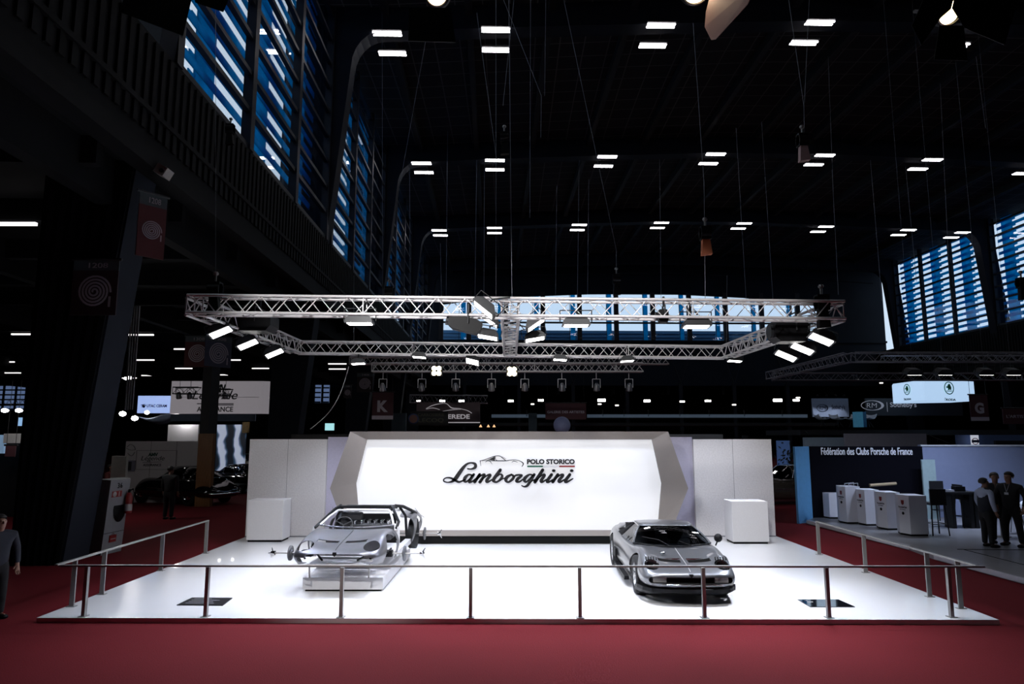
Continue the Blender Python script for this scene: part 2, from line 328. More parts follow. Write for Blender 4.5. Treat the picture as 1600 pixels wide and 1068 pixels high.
# portal frames: tapered legs, rounded corner, beam under the roof
FRAMES = [0.0, 16.4, 32.8, 49.2, 65.7, 82.0]
for k, Y in enumerate(FRAMES):
    def li(z): return -9.15+.104*z
    def ri(z): return 49.95-.104*z
    n = 6; pl = [(li(0), 0), (li(20.4), 20.4)]
    zc = roofz(-5.3)
    pl += [(li(20.6)+1.5*(1-cos(a*pi/2/n)), 20.6+(zc-.1-20.6)*sin(a*pi/2/n)) for a in range(1, n+1)]
    pl += [(x, roofz(x)+.05) for x in LXS[1:-1]]
    zr = roofz(46.2)
    pl += [(ri(20.6)-1.5*(1-cos(a*pi/2/n)), 20.6+(zr-.1-20.6)*sin(a*pi/2/n)) for a in range(n, 0, -1)]
    pl += [(ri(20.4), 20.4), (ri(0), 0), (ri(0)+1.55, 0), (ri(22)+1.4, 22), (48.0, zr+1.3)]
    pl += [(x, roofz(x)+1.25) for x in LXS[::-1]]
    pl += [(li(22)-1.2, 22), (li(0)-1.55, 0)]
    # built as strips so the frame stays a clean solid
    L = [(li(z)-1.55*(1-.12*z/21), li(z), z) for z in (0, 5, 10, 15, 20.6)]
    mb = MB()
    def leg(inn, outn):
        for a in range(4):
            z0, z1 = (0, 5.15, 10.3, 15.45)[a], (5.15, 10.3, 15.45, 20.6)[a]
            mb.prism([(inn(z0), z0), (inn(z1), z1), (outn(z1), z1), (outn(z0), z0)], Y-.95, Y)
    leg(li, lambda z: -10.2); leg(ri, lambda z: ri(z)+1.5)
    cl = [(li(20.6)+1.5*(1-cos(a*pi/2/n)), 20.6+(zc+.02-20.6)*sin(a*pi/2/n)) for a in range(0, n+1)]
    mb.prism(cl+[(cl[-1][0], zc+1.28), (-10.2, zc+1.28), (-10.2, 20.6)], Y-.95, Y)
    cr_ = [(ri(20.6)-1.5*(1-cos(a*pi/2/n)), 20.6+(zr+.02-20.6)*sin(a*pi/2/n)) for a in range(0, n+1)]
    mb.prism(cr_+[(cr_[-1][0], zr+1.28), (ri(20.6)+1.5, zr+1.28), (ri(20.6)+1.5, 20.6)], Y-.95, Y)
    bx = [cl[-1][0]]+[x for x in LXS if cl[-1][0] < x < cr_[-1][0]]+[cr_[-1][0]]
    for a, b in zip(bx[:-1], bx[1:]): mb.prism([(a, roofz(a)+.02), (b, roofz(b)+.02), (b, roofz(b)+1.28), (a, roofz(a)+1.28)], Y-.95, Y)
    mb.hall(); mb.build('trim_%d' % (k+2), HALLB, kind='structure')
    if k == 1: LEG0 = li
# walls: long fascias under the windows, end wall, and the far outer walls of the lower side halls
def wall(name, mb, m=DARKW): mb.hall(); return mb.build(name, m, kind='structure')
f = MB()
def corrug(f, X, s, z0, z1, y0, y1):
    y = y0
    while y < y1:
        f.box(min(X, X+s*.06), max(X, X+s*.06), y, min(y+.18, y1), z0, z1); y += .37
corrug(f, XL, 1, 9.55, 11.75, 0, 86); f.box(XL-.3, XL, -26, 86, 8.75, 11.85); f.box(XL-.02, XL+.16, -26, 86, 8.75, 9.15); f.box(XL-.02, XL+.10, -26, 86, 10.0, 10.12)
wall('wall_left', f, CORR)
f = MB(); corrug(f, XR, -1, 9.8, 12.9, 20, 86); f.box(XR, XR+.3, -26, 86, 8.9, 13.2); f.box(XR-.14, XR, -26, 86, 8.9, 9.3); wall('wall_right', f, CORR)
f = MB()
f.box(-9, 50, 86, 86.4, 8.9, 14.6)
f.box(-9, -6.6, 86, 86.4, 14.6, 24.4); f.box(41.7, 50, 86, 86.4, 14.6, 24.4)
f.prism([(-6.6, 24.4), (-6.6, 19.1), (-1.9, 19.75), (2.7, 20.15), (12, 20.55), (21.9, 20.65), (32, 20.2), (41.7, 19.2), (41.7, 24.4)], 86, 86.4)
f.box(-9, 50, 85.7, 86, 14.35, 14.6)
f.tube([(-8, 84.5, 22.0), (6, 84.5, 22.7), (21, 84.5, 23.0), (36, 84.5, 22.5), (48, 84.5, 21.8)], .07)
wall('wall_back', f, mat('end_wall', (.012,.017,.027), .8, spec=.15, var=.3, scale=.4))
f = MB(); f.box(-62, -61.7, -26, 126, 0, 9.2); f.box(91.7, 92, -26, 126, 0, 9.2); f.box(-62, 92, 126, 126.3, 0, 9.2); f.box(-62, 92, -26.3, -26, 0, 26)
f.box(XL-.3, XL, -26, 0, 11, 25); f.box(XR, XR+.3, -26, 20, 13, 25); f.box(-9, 50, 86.5, 87, 20.7, 25)
wall('wall_outer', f)
f = MB(); f.box(-62, XL-.1, -26, 126, 8.95, 9.3); f.box(XR+.1, 92, -26, 126, 8.95, 9.3); f.box(XL-.1, XR+.1, 86.2, 126, 8.95, 9.3)
for y in range(2, 120, 4): f.box(-61, XL-.4, y, y+.25, 8.35, 8.95)
for x in range(-58, -8, 7): f.box(x, x+.35, -20, 120, 7.9, 8.95)
for x in range(-6, 48, 7): f.box(x, x+.35, 87, 120, 7.9, 8.95)
for y in range(30, 120, 5): f.box(XR+.4, 91, y, y+.25, 8.35, 8.95)
wall('ceiling_lower', f, mat('lower_ceiling', (.005,.0053,.0065), .8, spec=.15, var=.3, scale=.5))
# window bays
LOUV = translucent('blue_louvre', (.03,.46,.78), .9)
LOUV2 = translucent('blue_fin', (.05,.46,.78), .9)
FRM = mat('window_frame_dark', (.010,.013,.020), .5, .2)
wn = 0
def bay(X, s, y0, y1, z0, z1, pitch=1.24):
    global wn; wn += 1
    e = bpy.data.objects.new('window_%d' % wn, None); C.objects.link(e); e['kind'] = 'structure'; e['_l'] = (0,0,0); e['_r'] = 0.0
    w = (y1-y0)/3; t = MB(); z = z0+.1
    while z < z1: t.box(X-.09, X+.09, y0, y1, z-.08, z+.08); z += pitch
    t.hall().build('transoms', FRM, e)
    for k in range(4):
        y = y0+w*k; m = MB().box(X-.16, X+.16, y-.17, y+.17, z0, z1); m.hall().build('mullion', FRM, e)
    lv = MB(); z = z0+.35
    while z < z1:
        o = X-s*.75; lv.box(o-.02, o+.02, y0, y1, z-.15, z+.14); z += pitch/2
    lv.hall().build('louvre_slats', LOUV, e)
    fn = MB()
    for k in range(3):
        y = y0+w*(k+1); o = X-s*1.15; fn.box(o-.02, o+.02, y-1.55, y-.1, z0, z1)
        z = z0+.2
        while z < z1: fn.box(o-.02, o+.02, y-1.95, y-1.5, z, z+.3); z += .62
    fn.hall().build('shade_fins', LOUV2, e)
    MB().box(X-s*.3-.01, X-s*.3+.01, y0, y1, z0, z1).hall().build('pane', GLS, e)
    return e
for a, b in zip(FRAMES[1:-1], FRAMES[2:]):
    bay(XL-.1, 1, a, b-.95, 11.85, 23.6)
for a, b in zip(FRAMES[2:-1], FRAMES[3:]):
    bay(XR+.1, -1, a, b-.95, 13.2, 23.9)
# end wall window band
e = bpy.data.objects.new('window_%d' % (wn+1), None); C.objects.link(e); e['kind'] = 'structure'; e['_l'] = (0,0,0); e['_r'] = 0.0
for k in range(11):
    x = -6.6+.1+4.66*k*1.0+(-.0) if k else -6.6
    x = -7.76+4.66*k if k else -6.6
    MB().box(x-.28, x+.28, 85.9, 86.3, 14.6, 20.8).hall().build('mullion', FRM, e)
t = MB(); t.box(-6.6, 41.7, 85.95, 86.2, 16.75, 16.95)
for k in range(11): x = -7.76+4.66*k+3.4; t.box(x-.03, x+.03, 86, 86.1, 14.6, 20.8)
t.hall().build('transoms', FRM, e)
t = MB()
for k in range(10): x = -7.76+4.66*k+3.9; t.box(x-.3, x+.3, 86.9, 87.0, 14.6, 21)
t.hall().build('shade_fins', LOUV2, e)
MB().box(-6.6, 41.7, 86.35, 86.37, 14.6, 20.8).hall().build('pane', GLS, e)
OUT = mat('roof_parapet_blue', (.10,.27,.50), .7)
t = MB(); t.box(-12, 50, 93, 93.4, 13.6, 16.9)
for z in (15.0, 15.5, 16.0, 16.5): t.box(-12, 50, 92.9, 93, z, z+.06)
t.hall(); tag(t.build('roof_parapet', OUT), 'pale blue ribbed roof parapet outside behind the end windows', 'parapet')
# ceiling light fixtures, in pairs of rows at each roof beam
TUBE = mat('ceiling_tube_lit', (1,1,1), .5, emit=(1,.96,1.0), es=TUBE_E)
def ceiling_light():
    e = thing('ceiling_light', 'x', 'ceiling light')
    MB().box(-.72, .72, -.30, .30, .05, .16).build('housing', KM, e)
    for s in (-.125, .125): MB().box(-.70, .70, s-.05, s+.05, 0, .055).build('tube', TUBE, e)
    for s in (-.5, .5): MB().cyl((s,0,.16), (s,0,.3), .012, n=5).build('hanger', KM, e)
    return e
first = ceiling_light(); used = False
BN = {15.5:('front side','roof beam above the stand'), 17.3:('rear side','roof beam above the stand'), 31.9:('front side','nearest visible roof beam'), 33.7:('rear side','nearest visible roof beam'), 48.3:('front side','middle roof beam'), 50.1:('rear side','middle roof beam'), 64.9:('front side','farthest roof beam'), 66.6:('rear side','farthest roof beam')}
for Y, (sd, bm_) in BN.items():
    for i, (x, z) in enumerate(zip(LXS, LZS)):
        o = dup(first) if used else first; used = True
        place(o, H((x, Y, z-.1)), HA, '%s twin ceiling light from the left, %s of the %s' % (ORD[i], sd, bm_), 'twin-tube lights under the roof beams')
# lights of the low hall on the left and beyond the end wall
LINE = mat('low_hall_lamp_lit', (1,1,1), .5, emit=(1,.95,.96), es=1.5)
def low_lamp(w, d, px, py, z, label, rot=0, group='lamps under the low ceilings'):
    p = atZ(px, py, z); o = MB().box(-w/2, w/2, -d/2, d/2, 0, .08).build('ceiling_lamp', LINE); o.location = p; o.rotation_euler.z = rot
    tag(o, label, 'ceiling light', group); return o
LL = [(15,352),(38,523),(20,583),(56,594),(8,566),(220,524),(226,563),(202,591),(289,546),(287,576),(233,587),(361,563),(407,576),(344,586),(283,597),(480,552),(527,569),(527,577)]
for i, (x, y) in enumerate(LL):
    low_lamp(1.4, .10, x, y, 8.2, 'thin white batten lamp, %s in the list from the left under the low left ceiling' % '' if False else 'white batten lamp, low left ceiling, at %s' % ['the far left edge, highest','the left edge, second','the lowest left edge','the left, beside the black leg','the left rim','the space right of the leg, upper','the space right of the leg, middle','the space beside the pipes','the area left of the spiral banner','the area below the spiral banner','the area above the blue lit sign','the space under the left floods','the space under the third flood','the top of the round hanging sign','the far side of the round sign','the gap left of the pale cable','the gap right of the cable, upper','the gap right of the cable, lower'][i])
# ======================= THE STAND =======================
PZ = .07
PLAT = mat('platform_white_gloss', (.84,.84,.85), .22, coat=.3, var=.015, scale=3)
mb = MB(); mb.add([(-6.95,10.62,0),(7.10,10.46,0),(7.08,18.95,0),(-6.98,18.95,0),(-6.95,10.62,PZ),(7.10,10.46,PZ),(7.08,18.95,PZ),(-6.98,18.95,PZ)], [(3,2,1,0),(4,5,6,7),(0,1,5,4),(1,2,6,5),(2,3,7,6),(3,0,4,7)])
tag(mb.build('display_platform', PLAT), 'large low glossy white platform carrying both silver cars, on the red carpet', 'platform')
GREIGE = mat('greige_panel', (.22,.195,.185), .6, var=.05, scale=40)
LBOX = mat('backlit_white_panel', (.62,.62,.64), .5, emit=(.93,.94,1.0), es=.40, var=.01)
dw = thing('display_wall', 'white backlit panel in an angular greige frame with black script lettering, behind the cars', 'display wall', (0, 17.5, PZ))
Wy = 17.5
out = [(-4.01,2.82),(3.97,2.82),(4.43,1.42),(3.93,.27),(-4.0,.27),(-4.47,1.42)]
inn = [(-3.60,2.62),(3.57,2.62),(3.78,1.54),(3.65,.40),(-3.70,.40),(-3.84,1.54)]
fr = MB()
for i in range(6):
    j = (i+1) % 6; q = [out[i], out[j], inn[j], inn[i]]
    vs = [(q[0][0],Wy,q[0][1]),(q[1][0],Wy,q[1][1]),(q[2][0],Wy+.05,q[2][1]),(q[3][0],Wy+.05,q[3][1]),(q[0][0],Wy+.45,q[0][1]),(q[1][0],Wy+.45,q[1][1]),(q[2][0],Wy+.45,q[2][1]),(q[3][0],Wy+.45,q[3][1])]
    fr.add(vs, [(0,1,2,3),(7,6,5,4),(0,4,5,1),(3,2,6,7)])
for x in (-1.15, 1.6): fr.box(x-.004, x+.004, Wy-.004, Wy, 2.64, 2.8)
fr.build('frame', GREIGE, dw, world=True)
MB().prism(inn, Wy+.10, Wy+.4).build('light_panel', LBOX, dw, world=True)
MB().box(-3.9, 3.8, Wy+.12, Wy+.5, PZ, .28).build('plinth', K, dw, world=True)
# script lettering: brush strokes traced in their own little grid (13.33 units = one pixel of the photo)
BLK = mat('gloss_black_letter', (.008,.008,.01), .3)
LY = Wy+.02
def fA(x, y, z): p = atY(685+x/13.333, 700+z/13.333, Wy); return (p.x, y, p.z)
B = 1467
S = [[(610,425,26),(690,430,32),(765,395,58),(765,330,54),(690,303,32),(600,325,40),(520,400,60),(440,510,74),(360,625,76),(290,688,48),(200,708,26),(125,692,26),(108,655,26),(160,616,26),(250,616,34),(330,655,48),(420,700,40),(500,678,34),(550,650,24)],
 [(700,560,34),(630,548,36),(565,600,62),(540,665,62),(575,697,40),(640,650,30),(700,575,30)],[(735,545,52),(645,690,60),(700,692,36),(765,640,24)],
 [(760,650,20),(860,545,40)],[(860,548,58),(755,700,60)],[(790,650,24),(900,562,34),(960,555,50),(865,703,60)],[(905,650,24),(1020,562,34),(1080,560,52),(1005,670,60),(1030,700,44),(1120,650,26)],
 [(1290,450,60),(1155,640,66),(1160,688,50),(1220,700,38),(1300,640,52),(1330,575,48),(1290,540,30),(1215,590,22)],[(1300,650,24),(1385,620,24)],
 [(1520,548,34),(1430,600,62),(1405,665,60),(1455,703,38),(1530,655,52),(1570,590,50),(1520,545,34)],
 [(1575,605,24),(1620,560,36),(1740,560,36),(1660,630,60),(1625,685,52),(1690,695,36),(1765,640,24)],
 [(B+500,560,34),(B+430,548,36),(B+345,610,62),(B+325,670,60),(B+365,698,38),(B+430,640,30),(B+490,575,30)],[(B+530,545,52),(B+450,680,56),(B+385,775,50),(B+320,798,30),(B+268,775,20)],[(B+440,715,24),(B+500,668,26),(B+570,640,22)],
 [(B+705,450,60),(B+545,700,66)],[(B+585,650,24),(B+690,560,34),(B+745,560,52),(B+672,670,60),(B+695,700,44),(B+785,650,26)],
 [(B+890,548,58),(B+800,680,60),(B+835,700,40),(B+920,650,26)],[(B+925,465,52),(B+945,465,52)],
 [(B+1020,548,58),(B+915,700,60)],[(B+950,650,24),(B+1065,560,34),(B+1130,560,52),(B+1045,670,60),(B+1070,700,44),(B+1160,650,26)],
 [(B+1270,548,58),(B+1180,675,62),(B+1212,700,42),(B+1335,632,22)],[(B+1300,465,52),(B+1320,465,52)]]
lt = MB()
for q in S: stroke(lt, [(a, b, c*1.1) for a, b, c in q], fA, LY-.03, LY, 7)
lt.build('script_lettering', BLK, dw, world=True, label='black raised italic script lettering')
for x in (-.9, 0, .9): MB().cyl((x,LY,1.62),(x,LY+.1,1.62),.008,n=6).build('stand_off', STEEL, dw, world=True)
lt = MB()
for q in [[(868,262,9),(960,240,10),(1080,196,13),(1180,164,14),(1275,163,14),(1330,200,14),(1400,255,14)],[(868,262,8),(1000,256,8),(1180,262,16),(1400,262,16),(1500,246,11),(1600,243,11),(1690,262,12),(1770,318,22),(1742,380,14)],[(866,262,16),(872,310,9),(880,368,6)],
 [(1310,180,8),(1350,190,6),(1410,225,4)],[(980,290,8),(1010,266,10),(1070,270,12),(1118,335,5)],[(1530,296,6),(1570,270,12),(1650,290,6)],[(1190,180,8),(1185,230,10),(1220,255,8)]]:
    stroke(lt, q, fA, LY+.06, LY+.09, 6)
lt.prism([(1010,248),(1180,170),(1172,255),(1060,240)], LY+.06, LY+.09, fA)
lt.build('car_outline_emblem', BLK, dw, world=True)
a = atY(823.5, 717, Wy); b = atY(898.5, 725, Wy)
text('block_lettering', 'POLO STORICO', b.x-a.x, a.z-b.z, BLK, dw, ((a.x+b.x)/2, .09, (a.z+b.z)/2-PZ), .03, bold=.05)
for (x0, x1, nm, cl) in ((824,848.5,'green_stripe',(.01,.10,.06)),(848.5,874,'white_stripe',(.85,.85,.9)),(874,898.5,'red_stripe',(.22,.02,.02))):
    p = atY(x0, 727.2, Wy); q = atY(x1, 729.6, Wy)
    MB().box(p.x, q.x, LY+.05, LY+.09, q.z, p.z).build(nm, mat(nm, cl, .4), dw, world=True)
# partition walls on both sides, with set-back return panels
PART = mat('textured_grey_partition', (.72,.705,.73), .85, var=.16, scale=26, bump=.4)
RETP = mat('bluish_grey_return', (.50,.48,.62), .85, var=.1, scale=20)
for s, lab in ((-1, 'textured light grey partition wall left of the white panel'), (1, 'textured light grey partition wall right of the white panel')):
    p = thing('partition_wall', lab, 'partition wall', (s*5.6, 18.78, PZ))
    x0, x1 = (-6.99, -4.92) if s < 0 else (4.93, 7.03)
    MB().box(x0, x1, 18.78, 18.9, PZ, 2.62).build('panel', PART, p, world=True)
    m = MB(); x = (x0+x1)/2; m.box(x-.004, x+.004, 18.774, 18.78, PZ, 2.62); m.box(x0, x1, 18.76, 18.78, PZ, .10); m.build('joint_strip', mat('joint_grey', (.22,.22,.24), .8), p, world=True)
    xa, xb = (-4.92, -3.95) if s < 0 else (3.95, 4.93)
    ya = 18.9; yb = 19.6
    pts = [(xa, ya if s < 0 else yb), (xb, yb if s < 0 else ya)]
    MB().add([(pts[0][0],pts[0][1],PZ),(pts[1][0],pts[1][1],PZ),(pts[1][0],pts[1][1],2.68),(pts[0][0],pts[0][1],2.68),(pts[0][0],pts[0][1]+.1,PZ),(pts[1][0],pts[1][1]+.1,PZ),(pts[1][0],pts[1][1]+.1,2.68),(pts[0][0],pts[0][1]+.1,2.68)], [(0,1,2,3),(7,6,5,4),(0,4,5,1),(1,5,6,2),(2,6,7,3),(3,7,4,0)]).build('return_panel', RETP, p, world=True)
# white cube plinths
def cube(x0, x1, y0, y1, h, lab):
    t = thing('cube_plinth', lab, 'plinth', ((x0+x1)/2, (y0+y1)/2, PZ)); a, b = (x1-x0)/2, (y1-y0)/2
    MB().box(-a+.03, a-.03, -b+.03, b-.03, 0, .06).build('base', K, t)
    o = MB().box(-a, a, -b, b, .05, h).build('body', WHITE_M, t); md = o.modifiers.new('b', 'BEVEL'); md.width = .008; md.segments = 2
p = atZ(385.5, 846, PZ); q = atZ(440, 846.5, PZ); cube(p.x, q.x+.01, q.y, q.y+.62, 1.03, 'white cube plinth standing before the left grey partition')
p = atZ(1145.5, 849.5, PZ); q = atZ(1202.6, 849.5, PZ); cube(p.x, q.x, p.y, p.y+.62, 1.03, 'white cube plinth standing before the right grey partition')
# guard rails
def rail(lab, posts, ends, along, w=.05):
    t = thing('guard_rail', lab, 'guard rail', (posts[0][0], posts[0][1], PZ))
    for x, y in posts:
        sx_, sy_ = (w/2, .03) if along == 'x' else (w/2+.012, .012)
        m = MB().box(x-sx_, x+sx_, y-sy_, y+sy_, PZ+.008, PZ+.71).box(x-sx_-.03, x+sx_+.03, y-sy_-.03, y+sy_+.03, PZ, PZ+.01)
        m.build('post', STEEL, t, world=True)
    (xa, ya), (xb, yb) = ends; a = Vector((xa, ya, PZ+.72)); b = Vector((xb, yb, PZ+.72)); d = (b-a).normalized(); n = Vector((d.y, -d.x, 0))*.026; u = Vector((0,0,.013))
    MB().add([a-n-u, a+n-u, b+n-u, b-n-u, a-n+u, a+n+u, b+n+u, b-n+u], [(3,2,1,0),(4,5,6,7),(0,1,5,4),(1,2,6,5),(2,3,7,6),(3,0,4,7)]).build('handrail', STEEL, t, world=True)
rail('polished steel guard rail along the front edge of the white platform', [(-6.31,10.70),(-4.50,10.68),(-2.49,10.64),(-.58,10.60),(1.03,10.60),(2.86,10.60),(4.69,10.60),(6.51,10.62)], ((-6.75,10.72),(7.04,10.60)), 'x')
rail('polished steel guard rail along the left edge of the white platform', [(-6.86,11.29),(-6.88,12.13),(-6.92,14.19),(-6.92,16.22)], ((-6.82,10.76),(-6.92,16.27)), 'y')
rail('polished steel guard rail along the right edge of the white platform', [(6.98,11.13),(6.97,11.92),(6.95,13.96),(6.95,16.01)], ((6.98,10.66),(6.95,16.06)), 'y')
# floor plates
def plate(pts, lab, m, bits):
    P = [atZ(x, y, PZ) for x, y in pts]; c = sum(P, Vector())/4
    t = thing('info_plate', lab, 'information plate', (c.x, c.y, PZ))
    MB().add([(p.x, p.y, z) for z in (PZ, PZ+.012) for p in P], [(4,5,6,7),(0,1,5,4),(1,2,6,5),(2,3,7,6),(3,0,4,7)]).build('panel', m, t, world=True)
    g = MB()
    for r in range(4):
        u0, u1 = .12, .12+.7*bits[r]; v = .2+.2*r
        def L(u, v): a_ = P[0].lerp(P[1], u); b_ = P[3].lerp(P[2], u); return a_.lerp(b_, v)
        q = [L(u0,v), L(u1,v), L(u1,v+.05), L(u0,v+.05)]; g.add([(a_.x, a_.y, PZ+.0135) for a_ in q], [(0,1,2,3)])
    g.build('text_lines', mat('plate_text_grey', (.25,.25,.27), .6), t, world=True)
GBK = mat('gloss_black_glass', (.006,.006,.008), .05, coat=.5)
plate([(276,945.5),(348,946),(363,934.5),(300,934)], 'black printed plate lying on the platform before the bare aluminium body', K, [.9,.8,.95,.6])
plate([(1266,948.5),(1336,948.5),(1310,937),(1246,937)], 'glossy black plate lying on the platform right of the painted silver car', GBK, [.0,.0,.2,.1])
# ======================= TRUSSES AND LAMPS =======================
def truss_mb(a, b, s=.29, r=.025, rd=.010, pitch=.5, mb=None):
    mb = mb or MB(); a = Vector(a); b = Vector(b); d = b-a; L = d.length; d.normalize(); n = Vector((d.y, -d.x, 0)).normalized(); u = Vector((0,0,1)); h = s/2
    cs = [a+n*h*i+u*h*j for i, j in ((-1,-1),(1,-1),(1,1),(-1,1))]
    for c in cs: mb.cyl(c, c+d*L, r, n=7)
    N = max(2, round(L/pitch))
    for k in range(N):
        t0 = L*k/N; t1 = L*(k+.5)/N; t2 = L*(k+1)/N
        for i in range(4):
            c, e = cs[i], cs[(i+1) % 4]
            mb.cyl(c+d*t0, e+d*t1, rd, n=4, caps=False).cyl(e+d*t1, c+d*t2, rd, n=4, caps=False)
        if k % 6 == 0:
            for i in range(4): mb.cyl(cs[i]+d*t0, cs[(i+1)%4]+d*t0, rd*1.2, n=4, caps=False)
    return mb
TZ = 4.86; X0, X1, YF, YB = -5.35, 5.55, 11.4, 17.2
rig = thing('truss_rig', 'large rectangular aluminium lighting truss hanging above the white platform', 'lighting truss', (0, 14.3, TZ))
ZF = lambda x: 4.86-.010*(x)
def tb(a, b, **k): truss_mb(a, b, **k).build('truss_beam', ALU, rig, world=True)
tb((X0,YF,4.88), (0,YF,4.83)); tb((0,YF,4.83), (X1,YF,4.78)); tb((X0,YB,4.90), (0,YB,4.84)); tb((0,YB,4.84), (X1-.15,YB,4.78))
tb((X0+.02,YF+.1,4.88), (X0+.02,YB-.1,4.9)); tb((X1-.05,YF+.1,4.78), (X1-.15,YB-.1,4.78)); tb((0,YF+.15,4.83), (0,YB-.15,4.84))
def cable_line(pts, name, lab, cat, r=.006, m=None, group=None):
    o = MB().tube(pts, r, 5).build(name, m or mat('steel_cable', (.22,.23,.26), .4, .6)); return tag(o, lab, cat, group)
def flood():
    t = thing('flood_light', 'x', 'flood light')
    hs = MB(); hs.prism([(-.30,0),(.30,0),(.27,.10),(.16,.20),(-.16,.20),(-.27,.10)], -.17, .17); hs.build('housing', KM, t)
    MB().box(-.25, .25, -.13, .13, -.012, 0).build('lens', LENS, t)
    MB().tube([(-.34,0,.06),(-.34,0,.33),(.34,0,.33),(.34,0,.06)], .012, 5).build('yoke', KM, t)
    return t
fl0 = flood(); fused = False; NF = 0
def put_flood(p, tgt, lab, w=1.0, clamp=None, spread=112, sc=1.0, group='flood lights on the stand truss'):
    """fixture at p, looking at tgt"""
    global fused, NF
    o = dup(fl0) if fused else fl0; fused = True
    o.location = p
    q = (Matrix.Rotation(radians(tgt[1]), 4, 'X') @ Matrix.Rotation(radians(tgt[0]), 4, 'Y')).to_quaternion(); o.rotation_mode = 'QUATERNION'; o.rotation_quaternion = q; o.scale = (sc,)*3; o['label'] = lab; o['group'] = group
    if clamp is not None:
        top = q @ Vector((0,0,.33*sc)) + Vector(p); c = MB().cyl((0,0,.33), q.inverted() @ (Vector(clamp)-Vector(p))/sc, .02, n=6); c.build('clamp', KM, o)
    if w:
        l = bpy.data.lights.new('flood_lamp', 'AREA'); l.shape = 'RECTANGLE'; l.size = .46*sc; l.size_y = .24*sc; l.energy = FLOOD_W*w; l.spread = radians(spread); l.color = (1,.985,.99)
        lo = bpy.data.objects.new('flood_lamp', l); C.objects.link(lo); lo.parent = o; lo.location = (0,0,-.03); NF += 1
    return o
for k, (x, y) in enumerate([(345,524),(388,543),(430,557)]):
    p = atX(x-6, y-5, X0-.0); put_flood((X0-.05+.12, p.y, p.z), (-26, -16), 'white lit flood light under the left truss, %s from the front' % ORD[k], 1.2, (X0, p.y, TZ-.1), sc=.72)
for k, (x, y) in enumerate([(1292,534),(1262,549),(1236,560)]):
    p = atX(x, y-4, X1-.1); put_flood((X1-.2, p.y, p.z), (26, -16), 'white lit flood light under the right truss, %s from the front' % ORD[k], 1.2, (X1-.1, p.y, TZ-.1), sc=.72)
for k, (x, y, X) in enumerate([(765,502,-.42),(762,527,-.42),(838,507,.48),(836,530,.48),(755,484,-.42)]):
    p = atX(x, y, X); s = -1 if X < 0 else 1
    put_flood(p, (-s*(36,10,36,10,40)[k], -10), 'flood light %s the central cross truss, %s' % ('left of' if s < 0 else 'right of', ['nearer and upper','farther and lower','nearer and upper','farther and lower','topmost, above the others'][k]), 1.0, (0, p.y, TZ), sc=.7)
for k, (x, y) in enumerate([(562,514),(900,517),(1088,519)]):
    p = atY(x, y-4, YF); put_flood((p.x, p.y, p.z+.05), (0, (-1,-1,-4)[k]), 'flood light hanging under the front truss, %s from the left' % ORD[k], 1.6 if k else 1.4, (p.x, YF, TZ-.1), sc=.78)
for k, (x, y) in enumerate([(560,572),(655,562),(738,569),(875,566),(980,568),(1148,568)]):
    p = atY(x, y-4, YB-.1); tg = ((4,-6) if k % 2 else (-4,-5)) if k != 2 else (18,-38)
    put_flood(p, tg, 'flood light under the rear truss, %s from the left' % ORD[k], (.9 if 0 < k < 5 else 1.5), (p.x, YB, TZ-.1), sc=.62)
# black heads without lit lenses
def head(c, size, lab, rot=0, tilt=0, nm='moving_head_lamp'):
    t = thing(nm, lab, 'stage lamp', c, rot); a, b, h = size
    M = Matrix.Rotation(tilt, 4, 'Y')
    m = MB().prism([(-a/2,-h*.3),(-a*.35,-h/2),(a*.38,-h/2),(a/2,-h*.2),(a/2,h*.35),(a*.3,h/2),(-a*.4,h/2),(-a/2,h*.2)], -b/2, b/2); m.xf(M).build('body', K, t)
    MB().cyl((-a/2-.05,0,0),(-a/2+.03,0,0),h*.34,h*.30,14).xf(M).build('lens_barrel', KM, t)
    MB().tube([(a*.1,-b/2-.02,0),(a*.1,-b/2-.02,h*.8),(a*.1,b/2+.02,h*.8),(a*.1,b/2+.02,0)], .014, 5).cyl((a*.1,0,h*.8),(a*.1,0,h*.8+.16),.02).build('yoke', KM, t)
    return t
head(atY(727,507,YF-.02), (.55,.26,.24), 'long black profile spotlight tilted under the front truss, left of centre', 0, radians(14))
p = atX(371,507,X0+.05); head((p.x+.35, p.y, p.z+.03), (.75,.5,.36), 'bulky black stage lamp at the left truss above the lit floods', 0)
p = atX(1232,518,X1-.5); head((p.x, p.y, p.z), (.62,.4,.40), 'bulky black stage lamp before the right truss', 0)
p = atY(1036,494,YF); head((p.x, p.y, p.z), (.16,.14,.22), 'small black lamp clamped at the front truss right of centre', 0)
# rear rigs
def rigline(name, lab, segs, m=ALU, s=.3, **k):
    t = thing(name, lab, 'lighting truss', segs[0][0])
    for a, b in segs: truss_mb(a, b, s, **k).build('truss_beam', m, t, world=True)
    return t
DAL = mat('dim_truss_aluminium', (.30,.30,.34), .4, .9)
p, q = atY(582,574,25), atY(1004,574,25); rigline('rear_truss', 'aluminium truss behind the rig, with clear lamps hung below it', [(p, q)], r=.03, rd=.014)
p2, q2 = atY(547,563.5,30), atY(1044,563.5,30); rigline('rear_truss', 'thinner and farther aluminium truss just above the rear one', [(p2, q2)], r=.03, rd=.014)
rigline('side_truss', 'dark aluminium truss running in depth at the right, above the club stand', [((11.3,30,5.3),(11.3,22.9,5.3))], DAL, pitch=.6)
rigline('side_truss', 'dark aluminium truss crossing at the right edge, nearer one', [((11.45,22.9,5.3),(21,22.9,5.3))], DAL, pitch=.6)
rigline('side_truss', 'dark aluminium truss crossing at the right edge, farther one', [((11.45,30,5.25),(24,30,5.25))], DAL, pitch=.6)
